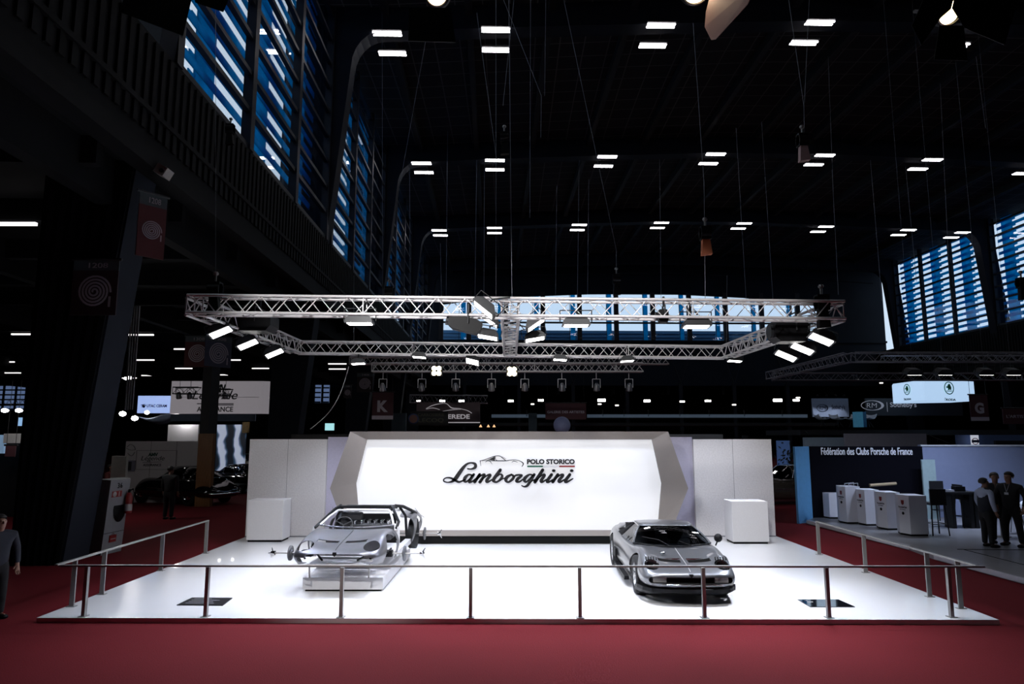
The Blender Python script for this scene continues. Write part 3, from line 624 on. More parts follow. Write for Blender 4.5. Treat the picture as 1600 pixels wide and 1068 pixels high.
rigline('side_truss', 'dark aluminium truss crossing near the right windows foot', [((19,35,6.6),(30,35,6.6))], DAL, pitch=.6)
# blinders, each of two or four bright bulbs in a square housing
def blinder(c, w, lab, m, power, col):
    t = thing('blinder_lamp', lab, 'stage lamp', c)
    MB().box(-w/2-.02, w/2+.02, .0, .14, -w*.46, w*.46).build('housing', KM, t)
    for z in (-w*.23, w*.23): MB().lathe([(0,-.03),(w*.2,-.02),(w*.22,.01)], (-w*.23,0,z), 'y', 14).lathe([(0,-.03),(w*.2,-.02),(w*.22,.01)], (w*.23,0,z), 'y', 14).build('bulb', m, t)
    MB().cyl((0,.07,w*.4),(0,.07,w*.4+.18),.02).build('clamp', KM, t)
    if power:
        l = bpy.data.lights.new('blinder_bulbs', 'SPOT'); l.energy = power; l.color = col; l.spot_size = radians(110); l.shadow_soft_size = .1; lo = bpy.data.objects.new('blinder_bulbs', l); C.objects.link(lo); lo.parent = t; lo.location = (0,-.06,0); lo.rotation_euler = (radians(55),0,0)
blinder(atY(682,579,24.6), .38, 'bright two-row warm white lamp on the rear truss, left one', WARM, 0, None)
blinder(atY(800,580,24.6), .36, 'brightest warm starry lamp on the rear truss, at the centre', WARM, 60, (1,.85,.6))
def par():
    t = thing('hanging_spot', 'x', 'spotlight')
    MB().lathe([(.0,.02),(.10,.02),(.12,0),(.12,.02),(.09,.20),(.05,.28),(0,.28)], n=12).xf(Matrix.Rotation(.4,4,'X')).build('can', mat('par_can_metal', (.25,.25,.27), .3, .8), t)
    MB().lathe([(0,.0),(.09,.0)], n=12).xf(Matrix.Rotation(.4,4,'X')).build('lens', DIML, t)
    MB().tube([(-.14,0,.1),(-.14,0,.42),(.14,0,.42),(.14,0,.1)], .012, 5).cyl((0,0,.42),(0,0,.75),.012,n=5).build('yoke', ALU, t)
    return t
p0 = par()
for i, x in enumerate([598,659,712,768,820,878,932,983]):
    o = dup(p0) if i else p0; place(o, atY(x, 610, 25), 0, 'small hanging spot can below the rear truss, %s from the left' % ORD[i], 'spot cans below the rear truss')
# hanging cables, chains and hoists
CAB = [(337,442,337,0,14),(598,470,597,0,30),(665,64,626,282,30),(775,470,775,-20,14),(745,20,776,250,16),(804,-10,786,165,16),(783,-10,846,150,16),(828,340,829,-10,22),(851,150,853,-10,22),(846,150,845,215,16),
 (879,-10,963,390,18),(963,390,963,470,18),(1083,36,1100,285,13),(1100,280,1102,470,13),(1231,-10,1256,165,13),(1265,-10,1257,160,13),(1256,160,1257,215,13),(1294,88,1302,300,30),(1525,88,1540,200,30),(1469,130,1485,470,34),(1190,190,1208,470,34),
 (1150,200,1166,470,40),(640,262,641,460,40),(745,250,742,470,40),(757,250,756,470,44),(905,250,902,470,44),(1300,265,1310,460,40),(1360,250,1378,470,44),(1030,200,1033,470,50),(700,120,697,470,46),(1415,260,1432,440,46),(688,380,690,470,50),(870,290,868,460,50),(920,280,918,460,50),
 (605,598,604,560,30),(553,545,553,430,17),(1135,540,1136,430,17),(800,466,795,-10,12)]
for i, (xa, ya, xb, yb, Y) in enumerate(CAB):
    a, b = atY(xa, ya, Y), atY(xb, yb, Y)
    if yb < 20:
        d = (b-a)/(b.z-a.z); b = a + d*(22.3-a.z)
    elif ya < 20: d = (a-b)/(a.z-b.z); a = b + d*(22.3-b.z)
    cable_line([a, b], 'hanging_cable', 'x', 'cable', .0045*max(1, Y/16))['label'] = 'thin steel cable hanging from the roof, %s' % (
      'above the left front truss corner;at the far left of the ceiling lamps;slanting down from the beam near the left windows;straight through the second lamp column;slanting from the top beside the second lamp column;slanting left arm of the middle bridle;long slant towards the chain right of the middle;plumb, right of the middle hoist;plumb, farther right of the middle hoist;short, below the two slanting arms;long slant to the centre right hook;plumb below the centre right hook;slanting below the big warm lamp;plumb to the front truss below the warm lamp;left arm of the right bridle;right arm of the right bridle;short chain to the hoist with a red mark;faint, right of the right bridle;faint, under the upper right lamp;long and faint near the right windows;long and faint at two thirds right;faint pair partner at two thirds right;below the second row, first lamp;far one left of the second lamp column;far one along the second lamp column;far one under the third lamp column;far one under the fifth lamp;far one by the right lamps;far one right of centre;far one in the left middle;far one near the right windows top;far one below the third row, first lamp;far short one in the middle, left;far short one in the middle, right;short, beside the K banner;at the rear left truss corner;at the rear right truss corner;nearest, to the middle of the front truss'.split(';')[i])
def hoist(px, py, Y, lab, mm=None):
    p = atY(px, py, Y); t = thing('chain_hoist', lab, 'chain hoist', p)
    MB().box(-.10,.10,-.08,.08,-.16,.10).cyl((-.1,0,-.03),(.1,0,-.03),.11,n=12).build('motor', K, t)
    MB().cyl((0,0,.1),(0,0,.22),.02).lathe([(.035,.22),(.05,.25),(.035,.28)], n=8).build('hook', STEEL, t)
    MB().prism([(-.07,-.16),(.07,-.16),(.11,-.45),(-.09,-.47)], -.06, .06).build('chain_bag', mm or K, t)
ORA = mat('rusty_orange', (.35,.10,.04), .6)
hoist(788,213,16,'small chain hoist high above the middle of the platform'); hoist(1254,217,13,'chain hoist hanging at the upper right with pale body', mat('pinkish_grey', (.35,.25,.25), .6))
hoist(1102,362,13,'orange marked chain hoist above the right car', ORA); hoist(963,434,18,'chain hoist with bag before the end windows'); hoist(608,454,17,'bell shaped black chain bag beside the left window wall')
hoist(336,450,11.4,'small hoist on the left end of the front truss'); hoist(1284,470,11.4,'small hoist on the right end of the front truss'); hoist(360,200,17.5,'black chain bag hanging before the left fascia')
hoist(1596,440,17,'black chain bag at the right edge before the windows')
pts = []
for t in range(13): u = t/12; pts.append(atY(545-60*u**1.0+8*sin(pi*u), 572+98*u+10*sin(pi*u), 20))
cable_line(pts, 'drop_cable', 'pale curved cable sagging down to the left partition top', 'cable', .012, mat('pale_cable', (.6,.6,.6), .5))
# stage lamps right above the viewpoint
def fresnel(c, R, lab, m, tilt, doors, power=0):
    t = thing('theatre_spotlight', lab, 'stage lamp', c); t.rotation_euler = (tilt, 0, 0)
    MB().lathe([(R,0),(R*1.15,0),(R*1.2,.05),(R*1.15,R*2.2),(R*.7,R*2.8),(0,R*2.8)], n=24).build('can', K, t)
    MB().lathe([(0,.06),(R*.5,.05),(R*.96,.03)], n=24).build('lens', m, t)
    MB().lathe([(R*.96,.0),(R*1.02,-.02),(R*1.1,0)], n=24).build('rim', STEEL, t)
    MB().tube([(-R*1.35,0,R),(-R*1.35,0,R*3.4),(R*1.35,0,R*3.4),(R*1.35,0,R)], .02, 5).build('yoke', KM, t)
    for (ang, w, h, fl) in doors:
        Mz = Matrix.Rotation(ang, 4, 'Z'); Mt = Matrix.Translation((0, R*1.15, 0)) @ Matrix.Rotation(fl, 4, 'X')
        MB().add([(-w*.4,0,0),(w*.4,0,0),(w*.75,h*.8,0),(w*.45,h,0),(-w*.45,h,0),(-w*.75,h*.8,0),(-w*.4,0,.006),(w*.4,0,.006),(w*.75,h*.8,.006),(w*.45,h,.006),(-w*.45,h,.006),(-w*.75,h*.8,.006)],
          [(0,1,2,3,4,5),(11,10,9,8,7,6)]+[(i,i+6,(i+1)%6+6,(i+1)%6) for i in range(6)]).xf(Mz @ Mt).build('barn_door', DOOR, t)
    if power:
        l = bpy.data.lights.new('spot_bulb', 'SPOT'); l.energy = power; l.color = (1,.75,.5); l.spot_size = radians(165); l.shadow_soft_size = R*.6; lo = bpy.data.objects.new('spot_bulb', l); C.objects.link(lo); lo.parent = t; lo.location = (0,0,-.03)
DOOR = mat('barn_door_metal', (.30,.22,.19), .6, .1)
FR = mat('fresnel_lens_lit', (1,1,1), .3, emit=(1,.72,.38), es=6, scale=60)
def pxdoor(t, pts, Y, m, dy=.0):
    p = Vector(t['_l']); n = len(pts); q = [atY(x, y, Y+dy*i/n)-p for i, (x, y) in enumerate(pts)]
    MB().add([tuple(v) for v in q]+[(v.x, v.y+.008, v.z) for v in q], [tuple(range(n))[::-1], tuple(range(n,2*n))]+[(i,(i+1)%n,(i+1)%n+n,i+n) for i in range(n)]).build('barn_door', m, t)
def unrot(name, lab, p): return thing(name, lab, 'stage lamp', p)
p = atY(1088,-16,6.0); fresnel(p, .125, 'big warm lit theatre spotlight cut by the top edge, right of centre', FR, radians(-48), [], 6.0)
t = unrot('barn_door_flap', 'pinkish metal barn door flap beside the big warm spotlight at the top', atY(1140,0,5.75)); t['category'] = 'lamp flap'
P_ = Vector(t['_l']); q = [atY(x, y, 6.0-(x-1095)/90*.8)-P_ for x, y in [(1118,-40),(1185,-30),(1168,6),(1118,61),(1111,62),(1101,42),(1103,18)]]; n = 7
MB().add([tuple(v) for v in q]+[(v.x+.006, v.y+.006, v.z) for v in q], [tuple(range(n))[::-1], tuple(range(n,2*n))]+[(i,(i+1)%n,(i+1)%n+n,i+n) for i in range(n)]).build('barn_door', mat('barn_door_pale', (.50,.30,.26), .6), t)
p = atY(1484,20,6.5); fresnel(p, .115, 'theatre spotlight with half closed black barn doors at the upper right', FR, radians(-55), [], .3)
t = unrot('barn_door_flap', 'black barn door flap covering the left side of the upper right lamp', atY(1450,10,6.3)); t['category'] = 'lamp flap'
pxdoor(t, [(1455,-30),(1492,-10),(1486,14),(1470,28),(1440,70),(1425,40)], 6.3, K)
t = unrot('barn_door_flap', 'black barn door flap covering the right side of the upper right lamp', atY(1540,10,6.3)); t['category'] = 'lamp flap'
pxdoor(t, [(1488,12),(1494,-12),(1600,-30),(1570,70),(1508,44)], 6.3, K)
t = unrot('barn_door_flap', 'lower black barn door flap hanging below the upper right lamp', atY(1487,70,6.3)); t['category'] = 'lamp flap'
pxdoor(t, [(1468,40),(1506,40),(1512,95),(1460,93)], 6.32, K)
p = atY(682,-9,6.0); fresnel(p, .10, 'warm lit theatre spotlight barely reaching in at the top, left of centre', FR, radians(-60), [], .3)
t = unrot('barn_door_flap', 'black barn door flap below the lamp at the top, left of centre', atY(675,40,5.9)); t['category'] = 'lamp flap'
pxdoor(t, [(640,12),(704,12),(712,66),(638,64)], 5.9, K)
p = atY(250,-8,5.0); t = thing('theatre_spotlight', 'black barn door lamp silhouette at the top left corner', 'stage lamp', p)
def fl(x, y, Y): q = atY(x, y, Y)-Vector(p); return (q.x, q.y, q.z)
MB().add([fl(195,-25,5),fl(305,-25,5),fl(286,56,5.02),fl(190,20,5.02),fl(195,-25,5.02),fl(305,-25,5.02),fl(286,56,5.04),fl(190,20,5.04)], [(3,2,1,0),(4,5,6,7),(0,1,5,4),(1,2,6,5),(2,3,7,6),(3,0,4,7)]).build('barn_door', K, t)
MB().cyl(fl(250,-40,5.1), fl(255,-90,5.5), .2, .16, 16).build('can', K, t)
p = atY(330,-6,5.0); t = thing('theatre_spotlight', 'small black barn door edge beside the windows at the top', 'stage lamp', p)
MB().add([fl(300,-20,5),fl(365,-20,5),fl(349,19,5.02),fl(305,4,5.02),fl(300,-20,5.02),fl(365,-20,5.02),fl(349,19,5.04),fl(305,4,5.04)], [(3,2,1,0),(4,5,6,7),(0,1,5,4),(1,2,6,5),(2,3,7,6),(3,0,4,7)]).build('barn_door', K, t)
MB().cyl(fl(335,-35,5.1), fl(335,-80,5.5), .16, .12, 16).build('can', K, t)

def front_spot(parent, off, tgt, w, size=54):
    l = bpy.data.lights.new('stage_beam', 'SPOT'); l.energy = w; l.spot_size = radians(size); l.spot_blend = .35; l.shadow_soft_size = .12; l.color = (1,.985,.97)
    lo = bpy.data.objects.new('stage_beam', l); C.objects.link(lo); lo.parent = parent; base = Vector(parent.location)+Vector(off); lo.location = off
    lo.rotation_mode = 'QUATERNION'; lo.rotation_quaternion = (Vector(tgt)-base).to_track_quat('-Z','Y')
ts = [o for o in C.objects if o.name.startswith('theatre_spotlight')]
front_spot(ts[-2], (0,.75,-.1), (-2.2,16.5,.8), 1500); front_spot(ts[-1], (.3,.75,-.1), (1.5,17,1.0), 1200)
p = atY(1050,-58,6.2); t = thing('theatre_spotlight', 'black theatre spotlight body above the top edge, aimed at the stand', 'stage lamp', p)
MB().cyl((0,-.25,.12),(0,.2,-.1),.14,.16,18).build('can', K, t); MB().tube([(-.2,0,0),(-.2,0,.4),(.2,0,.4),(.2,0,0)], .02, 5).build('yoke', KM, t)
front_spot(t, (0,.26,-.13), (3.2,16.5,.8), 1500)
# ======================= CARS =======================
def half(st):
    s, zc, zf, xf, Wd, zW, zs, Ws = st; d = zf-zc
    return [(0,zc),(.38*xf,zc+.04*d),(.72*xf,zc+.38*d),(xf,zf),((xf+Wd)/2+.025,zf-.28*(zf-zW)),(Wd,zW),(Wd*.99,(zW+zs)/2),(Ws,zs),(Ws*.6,zs-.02),(0,zs-.02)]
def body_mesh(stations, m, y_off, sub=2, closed=True, rng=(0,9), mirror=True, name='body', solid=0):
    """loft of cross sections; y = station + y_off ; returns baked object"""
    rows = []
    for st in stations:
        h = half(st)[rng[0]:rng[1]+1]; y = st[0]+y_off
        r = [(x, y, z) for x, z in h]
        if mirror:
            l = [(-x, y, z) for x, z in h if x > 1e-6][::-1]
            r = (l+r) if rng[0] == 0 and rng[1] < 9 else (r + l if closed else r)
        rows.append(r)
    mb = MB(); n = len(rows[0]); vs = [p for r in rows for p in r]; fs = []
    ring = closed and mirror and rng == (0,9)
    for k in range(len(rows)-1):
        for i in range(n if ring else n-1): j = (i+1) % n; fs.append((k*n+i, (k+1)*n+i, (k+1)*n+j, k*n+j))
    if ring: fs += [tuple(range(n)), tuple(range(len(vs)-1, len(vs)-n-1, -1))]
    mb.add(vs, fs, True); o = mb.build(name, m, weld=True)
    if sub: md = o.modifiers.new('u', 'SUBSURF'); md.levels = md.render_levels = sub
    if solid: md = o.modifiers.new('s', 'SOLIDIFY'); md.thickness = solid; md.offset = -1
    return baked(o)
def cut(o, cutters, inner=None):
    """boolean cuts; faces lying on a cutter wall take the inner material"""
    tmp = []
    if inner: o.data.materials.append(inner)
    for mb in cutters:
        c = mb.build('cutter', inner or o.data.materials[0], weld=True); tmp.append(c)
        md = o.modifiers.new('b', 'BOOLEAN'); md.operation = 'DIFFERENCE'; md.object = c; md.solver = 'EXACT'
        if inner: md.material_mode = 'TRANSFER'
    baked(o)
    for c in tmp: bpy.data.objects.remove(c)
    me = o.data; bm = bmesh.new(); bm.from_mesh(me)
    for e in bm.edges:
        if len(e.link_faces) == 2 and e.calc_face_angle(0) > .7: e.smooth = False
    bm.to_mesh(me); bm.free(); return o
def wheel(parent, x, y, R, w, rim, side, tyre=RUB, knock=True, rr=.62):
    """side = +1 outer face towards +x"""
    s = side
    t = MB().lathe([(R*rr, s*w*.42),(R*.80, s*w*.5),(R*.95, s*w*.46),(R, s*w*.34),(R, -s*w*.34),(R*.95,-s*w*.46),(R*.8,-s*w*.5),(R*rr,-s*w*.42)], (x,y,R), 'x', 28).build('tyre', tyre, parent)
    rm = MB().lathe([(R*rr, s*w*.40),(R*rr*.96, s*w*.30),(R*rr*.82, s*w*.10),(R*rr*.5, s*w*.16),(R*rr*.28, s*w*.24),(0, s*w*.26)], (x,y,R), 'x', 28).lathe([(R*rr, s*w*.40),(R*rr*1.02, s*w*.42),(R*rr*1.03,-s*w*.4)], (x,y,R), 'x', 28)
    r_ = rm.build('rim', rim, t)
    h = MB()
    for k in range(9): a = 2*pi*k/9; h.lathe([(.0, s*w*.205),(R*.075, s*w*.20),(R*.08, s*w*.12)], (x, y+R*rr*.66*cos(a), R+R*rr*.66*sin(a)), 'x', 8)
    h.build('rim_vents', K, t)
    if knock:
        kk = MB().lathe([(.045, s*w*.2),(.04, s*w*.42),(0, s*w*.45)], (x,y,R), 'x', 10)
        for q in range(3): a = 2*pi*q/3+.5; kk.cyl((x+s*w*.36, y, R), (x+s*w*.44, y+.10*cos(a), R+.10*sin(a)), .018, .010, 6)
        kk.build('spinner', CHR, t)
    return t
MS = [ # s, zc, zf, xf, W, zW, zs, Ws   (nose to tail)
 (.00,.455,.46,.40,.50,.40,.30,.42),(.035,.485,.485,.50,.64,.41,.275,.55),(.12,.52,.52,.57,.73,.42,.25,.64),(.28,.555,.59,.60,.76,.44,.22,.68),(.50,.59,.68,.61,.775,.48,.20,.70),(.87,.635,.75,.61,.78,.52,.18,.71),
 (1.15,.675,.755,.63,.815,.52,.17,.75),(1.32,.705,.735,.66,.84,.52,.16,.78),(1.8,.70,.71,.72,.85,.52,.15,.79),(2.3,.70,.71,.74,.85,.52,.15,.79),(2.8,.72,.745,.73,.865,.54,.15,.79),(3.2,.75,.81,.71,.89,.56,.16,.78),(3.5,.77,.825,.69,.895,.56,.17,.77),(3.9,.75,.79,.67,.87,.56,.20,.74),(4.2,.72,.74,.63,.82,.54,.26,.70),(4.34,.69,.70,.60,.76,.52,.34,.64)]
YO = -.87-1.25                      # body origin midway between the axles
def disc_cut(x0, x1, s, z, R): return MB().cyl((x0, s+YO, z), (x1, s+YO, z), R, n=32, smooth=True)
def oval_y(x, s, z, rx, ry, tilt, L=.5, n=20):     # oval bore, axis leaning; used for lamps
    M = Matrix.Translation((x, s+YO, z)) @ Matrix.Rotation(tilt, 4, 'X')
    mb = MB(); vs = [(rx*cos(2*pi*i/n), ry*sin(2*pi*i/n), h) for h in (-L/2, L/2) for i in range(n)]
    mb.add(vs, [(i, (i+1)%n, n+(i+1)%n, n+i) for i in range(n)]+[tuple(range(n))[::-1], tuple(range(n, 2*n))]); return mb.xf(M)
SILV = mat('silver_metallic_paint', (.17,.175,.19), .30, .8, coat=.6, var=.02, scale=2)
DRK = mat('car_dark_inner', (.010,.010,.011), .7)
CINT = mat('black_leather', (.018,.018,.02), .45)
LAMPG = glassy('lamp_cover_glass', (.6,.6,.62), .12)
REFL = mat('lamp_reflector', (.7,.7,.72), .15, .9)
MESHG = mat('black_grille', (.010,.010,.011), .5)
def slot_cut(x0, x1, s0, s1): return MB().box(x0, x1, s0+YO, s1+YO, .52, .80)
def grille_cut(hw, z0, z1, s1):
    n = 6; r = (z1-z0)/2; zc = (z0+z1)/2; pts = [(hw-r+r*cos(a), zc+r*sin(a)) for a in [(-pi/2+pi*i/n) for i in range(n+1)]]+[(-hw+r+r*cos(a), zc+r*sin(a)) for a in [(pi/2+pi*i/n) for i in range(n+1)]]
    return MB().prism(pts, YO-.3, s1+YO)
def strip_yz(mb, pts, w, th=.012): pass
def silver_car():
    t = thing('sports_car', 'low silver painted sports car parked on the right of the white platform', 'car')
    b = body_mesh(MS, SILV, YO); b.name = 'body'; b.parent = t
    cuts = [disc_cut(s*.50, s*1.2, y, .32, .345) for s in (-1, 1) for y in (.87, 3.37)]
    cab = MB().box(-.68, .68, 1.40+YO, 2.95+YO, .28, 1.0)
    cuts += [cab, slot_cut(.06,.43,.45,.58), slot_cut(-.43,-.06,.45,.58), grille_cut(.66,.335,.43,.30)]
    cuts += [oval_y(s*.565,.31,.565,.118,.150,radians(48),.20) for s in (-1,1)]
    cut(b, cuts, DRK)
    # louvre ribs above the two slots
    for s in (-1, 1):
        g = MB()
        for k in range(15): x = s*(.065+.025*k); g.box(x-.004, x+.004, .585+YO, .64+YO, .605, .625)
        g.box(min(s*.05,s*.40), max(s*.05,s*.40), .59+YO, .64+YO, .60, .617); g.build('hood_louvre', CHR, t)
    MB().box(-.003,.003,.1+YO,.5+YO,.50,.5).box(-.003,.003,.5+YO,1.25+YO,.0,.0)
    cl = MB(); ys = [.06,.12,.28,.5,.87,1.15,1.25]; zs_ = [.507,.527,.558,.592,.638,.678,.697]
    cl.tube([(0, y+YO, z) for y, z in zip(ys, zs_)], .004, 4); cl.build('hood_seam', mat('seam_light', (.6,.6,.62), .3, .5), t)
    # head lamps
    for s in (-1, 1):
        M = Matrix.Translation((s*.565, .33+YO, .55)) @ Matrix.Rotation(radians(48), 4, 'X')
        L = MB().lathe([(0,-.02),(.07,-.005),(.088,.015),(.094,.035),(.10,.035),(.10,.0)], n=20).xf(M).build('head_lamp', LAMPG, t)
        MB().lathe([(0,-.05),(.06,-.03),(.09,.01)], n=20).xf(M).build('reflector', mat('lamp_reflector_dim', (.12,.12,.13), .2, .9), L)
        f = MB()
        for k in range(5): a = -.12+k*.06; f.box(a*.7-.008, a*.7+.008, .095, .145, .02, .045); f.box(a*.7-.008, a*.7+.008, -.14, -.10, .02, .045)
        f.xf(M).build('lamp_fins', K, t)
    # grille insert with lamps
    g = MB()
    for k in range(5): g.box(-.62, .62, .10+YO, .105+YO, .345+.018*k, .349+.018*k)
    g.build('grille', MESHG, t)
    for s in (-1, 1):
        MB().box(min(s*.38,s*.59), max(s*.38,s*.59), .06+YO, .13+YO, .345, .42).build('indicator_lamp', mat('pale_lamp_glass', (.22,.22,.22), .5), t)
    lp = MB(); P = [(-.80,.42),(-.74,.22),(-.62,.06),(-.40,-.015),(0,-.04),(.40,-.015),(.62,.06),(.74,.22),(.80,.42)]
    for a, c in zip(P[:-1], P[1:]): lp.add([(a[0],a[1]+YO,.255),(c[0],c[1]+YO,.255),(c[0],c[1]+YO+.25,.20),(a[0],a[1]+YO+.25,.20),(a[0],a[1]+YO,.20),(c[0],c[1]+YO,.20),(c[0],c[1]+YO+.25,.12),(a[0],a[1]+YO+.25,.12)], [(0,1,2,3),(7,6,5,4),(0,4,5,1),(1,5,6,2),(2,6,7,3),(3,7,4,0)])
    lp.build('chin_spoiler', K, t)
    bp = MB(); P = [(-.70,.17,.318),(-.62,.07,.318),(-.40,.0,.318),(0,-.02,.318),(.40,.0,.318),(.62,.07,.318),(.70,.17,.318)]; bp.tube([(x,y+YO,z) for x,y,z in P], .010, 6); bp.build('front_trim', CHR, t)
    MB().prism([(-.03,.455),(0,.43),(.03,.455),(.028,.48),(-.028,.48)], YO-.015, YO+.03).build('badge', K, t)
    MB().lathe([(0,.0),(.055,.0),(.05,.035),(0,.05)], (-.30,.80+YO,.66), 'z', 16).build('filler_cap', CHR, t)
    # greenhouse
    def rowpts(a, m, c, n=8):      # quadratic arc left-centre-right
        return [tuple((1-u)**2*p+2*u*(1-u)*q+u*u*r for p, q, r in zip(a, m, c)) for u in [i/n for i in range(n+1)]]
    base = rowpts((-.69,1.52+YO,.735), (0,1.00+YO,.70), (.69,1.52+YO,.735)); top = rowpts((-.50,2.05+YO,.965), (0,1.80+YO,.995), (.50,2.05+YO,.965))
    MB().grid([[tuple(p*(1-v)+q*v+(.02*sin(pi*v) if i == 2 else 0) for i, (p, q) in enumerate(zip(a, c))) for a, c in zip(base, top)] for v in (0,.25,.5,.75,1)]).build('windscreen', DKG, t)
    MB().tube(base, .012, 6).build('windscreen_seal', K, t)
    roof = []
    for (s, z, hw, bow) in ((2.05,.965,.50,.02),(2.2,.99,.51,.022),(2.4,1.005,.52,.022),(2.6,.995,.52,.02),(2.78,.97,.515,.02)):
        roof.append([(hw*u, s+YO-(.125*(1-u*u) if s < 2.1 else 0), z+bow*(1-u*u)) for u in (-1,-.75,-.5,-.25,0,.25,.5,.75,1)])
    MB().grid(roof).build('roof', SILV, t, solid=.02, sub=1)
    for s in (-1, 1):
        MB().tube([(s*.69,1.52+YO,.735),(s*.60,1.79+YO,.865),(s*.505,2.05+YO,.96)], .020, 6).build('windscreen_pillar', SILV, t)
        A = [(s*.50,2.05+YO,.96),(s*.515,2.3+YO,.98),(s*.52,2.55+YO,.98),(s*.52,2.75+YO,.955)]
        MB().tube(A, .015, 6).build('roof_rail', CHR, t)
        bl = [(s*.70,1.53+YO,.735),(s*.745,1.85+YO,.722),(s*.76,2.2+YO,.722),(s*.765,2.55+YO,.735)]
        tp = [(s*.69,1.54+YO,.745),(s*.60,1.80+YO,.865),(s*.505,2.10+YO,.96),(s*.52,2.45+YO,.98)]
        MB().grid([bl, tp]).build('side_window', GLS, t)
        MB().tube([(s*.765,2.55+YO,.735),(s*.52,2.45+YO,.98)], .014, 6).build('door_frame', K, t)
        g = MB()
        for k in range(5):
            u = k/5; a = Vector((s*.765,2.60+YO+.09*k,.74)); c = Vector((s*.525,2.52+YO+.085*k,.97-.025*k)); g.add([a, a+Vector((0,.06,0)), c+Vector((0,.05,0)), c, a+Vector((s*.02,.03,0)), a+Vector((s*.02,.05,0)), c+Vector((s*.02,.04,0)), c+Vector((s*.02,.02,0))], [(0,1,2,3),(4,5,6,7),(0,4,7,3),(1,5,6,2)])
        g.build('intake_slats', K, t)
        # buttress behind the side window
        MB().grid([[(s*.52,2.78+YO,.97),(s*.55,3.05+YO,.91),(s*.58,3.4+YO,.86),(s*.60,3.75+YO,.80)], [(s*.60,2.92+YO,.89),(s*.64,3.15+YO,.88),(s*.66,3.45+YO,.86),(s*.64,3.8+YO,.82)], [(s*.78,3.05+YO,.76),(s*.76,3.25+YO,.80),(s*.72,3.5+YO,.815),(s*.68,3.82+YO,.775)]]).build('rear_buttress', SILV, t, solid=.015, sub=1)
        MB().tube([(s*.60,1.95+YO,.83),(s*.60,1.95+YO,.60)], .01, 4)
        sl = MB().box(min(s*.80,s*.885), max(s*.80,s*.885), 1.35+YO, 2.85+YO, .13, .19); sl.build('sill', K, t)
        sc = MB().box(min(s*.835,s*.90), max(s*.835,s*.90), 2.70+YO, 2.98+YO, .38, .44)
        MB().box(min(s*.86,s*.893), max(s*.86,s*.893), 2.62+YO, 2.95+YO, .30, .46).build('side_intake', K, t)
    lv = MB()
    for k in range(6): y = 2.85+.15*k; z = .945-.032*k; lv.add([(-.50,y+YO,z),(.50,y+YO,z),(.50,y+.14+YO,z-.005),(-.50,y+.14+YO,z-.005),(-.50,y+YO,z-.012),(.50,y+YO,z-.012),(.50,y+.14+YO,z-.017),(-.50,y+.14+YO,z-.017)], [(0,1,2,3),(7,6,5,4),(0,4,5,1),(1,5,6,2),(2,6,7,3),(3,7,4,0)])
    lv.build('engine_louvres', K, t)
    w = MB().tube([(-.10,1.22+YO,.73),(-.25,1.40+YO,.805),(-.52,1.60+YO,.83)], .008, 5).tube([(.30,1.26+YO,.73),(.1,1.38+YO,.79)], .006, 5); w.build('wiper', K, t)
    mr = MB().cyl((.74,1.36+YO,.72),(.78,1.34+YO,.82),.012).lathe([(0,-.03),(.06,-.02),(.075,.02),(.05,.06),(0,.07)], (.79,1.34+YO,.85), 'y', 16).build('wing_mirror', K, t)
    MB().lathe([(0,.075),(.06,.073)], (.79,1.34+YO,.85), 'y', 16).build('mirror_glass', CHR, mr)
    # cabin
    MB().box(-.66,.66,1.50+YO,1.62+YO,.50,.705).build('dashboard', CINT, t)
    for s in (-1, 1): seat(s*.33, 2.25+YO, .22, t)
    steer(.33, 1.78+YO, .64, t)
    MB().box(-.64,.64,2.90+YO,2.94+YO,.3,.93).build('cabin_bulkhead', CINT, t)
    for s in (-1, 1):
        for y in (.87, 3.37): wheel(t, s*(.68 if y < 2 else .765), y+YO, .315, .215 if y < 2 else .24, REFL if False else mat('silver_rim', (.62,.63,.66), .3, .6), s)
    MB().box(-.60,.60,.6+YO,4.0+YO,.14,.2).build('floor_pan', K, t)
    return t
def seat(x, y, z, parent, m=None):
    s = MB().cbox((x,y,z+.08),(.46,.48,.14)).build('seat', m or CINT, parent); md = s.modifiers.new('b','BEVEL'); md.width = .04; md.segments = 3
    M = Matrix.Translation((x,y+.26,z+.38)) @ Matrix.Rotation(radians(-22),4,'X'); q = MB().cbox((0,0,0),(.44,.10,.58)).xf(M).build('backrest', m or CINT, s); md = q.modifiers.new('b','BEVEL'); md.width = .04; md.segments = 3
def steer(x, y, z, parent):
    M = Matrix.Translation((x,y,z)) @ Matrix.Rotation(radians(65),4,'X'); n = 20; q = MB(); q.tube([M @ Vector((.17*cos(2*pi*i/n), .17*sin(2*pi*i/n), 0)) for i in range(n+1)], .012, 5)
    for a in (.5, pi-.5, 1.5*pi): q.cyl(M @ Vector((0,0,0)), M @ Vector((.17*cos(a), .17*sin(a), 0)), .010)
    q.build('steering_wheel', CINT, parent)
sc_ = silver_car(); 
place(sc_, (2.93, 13.40, PZ), radians(-1.9))
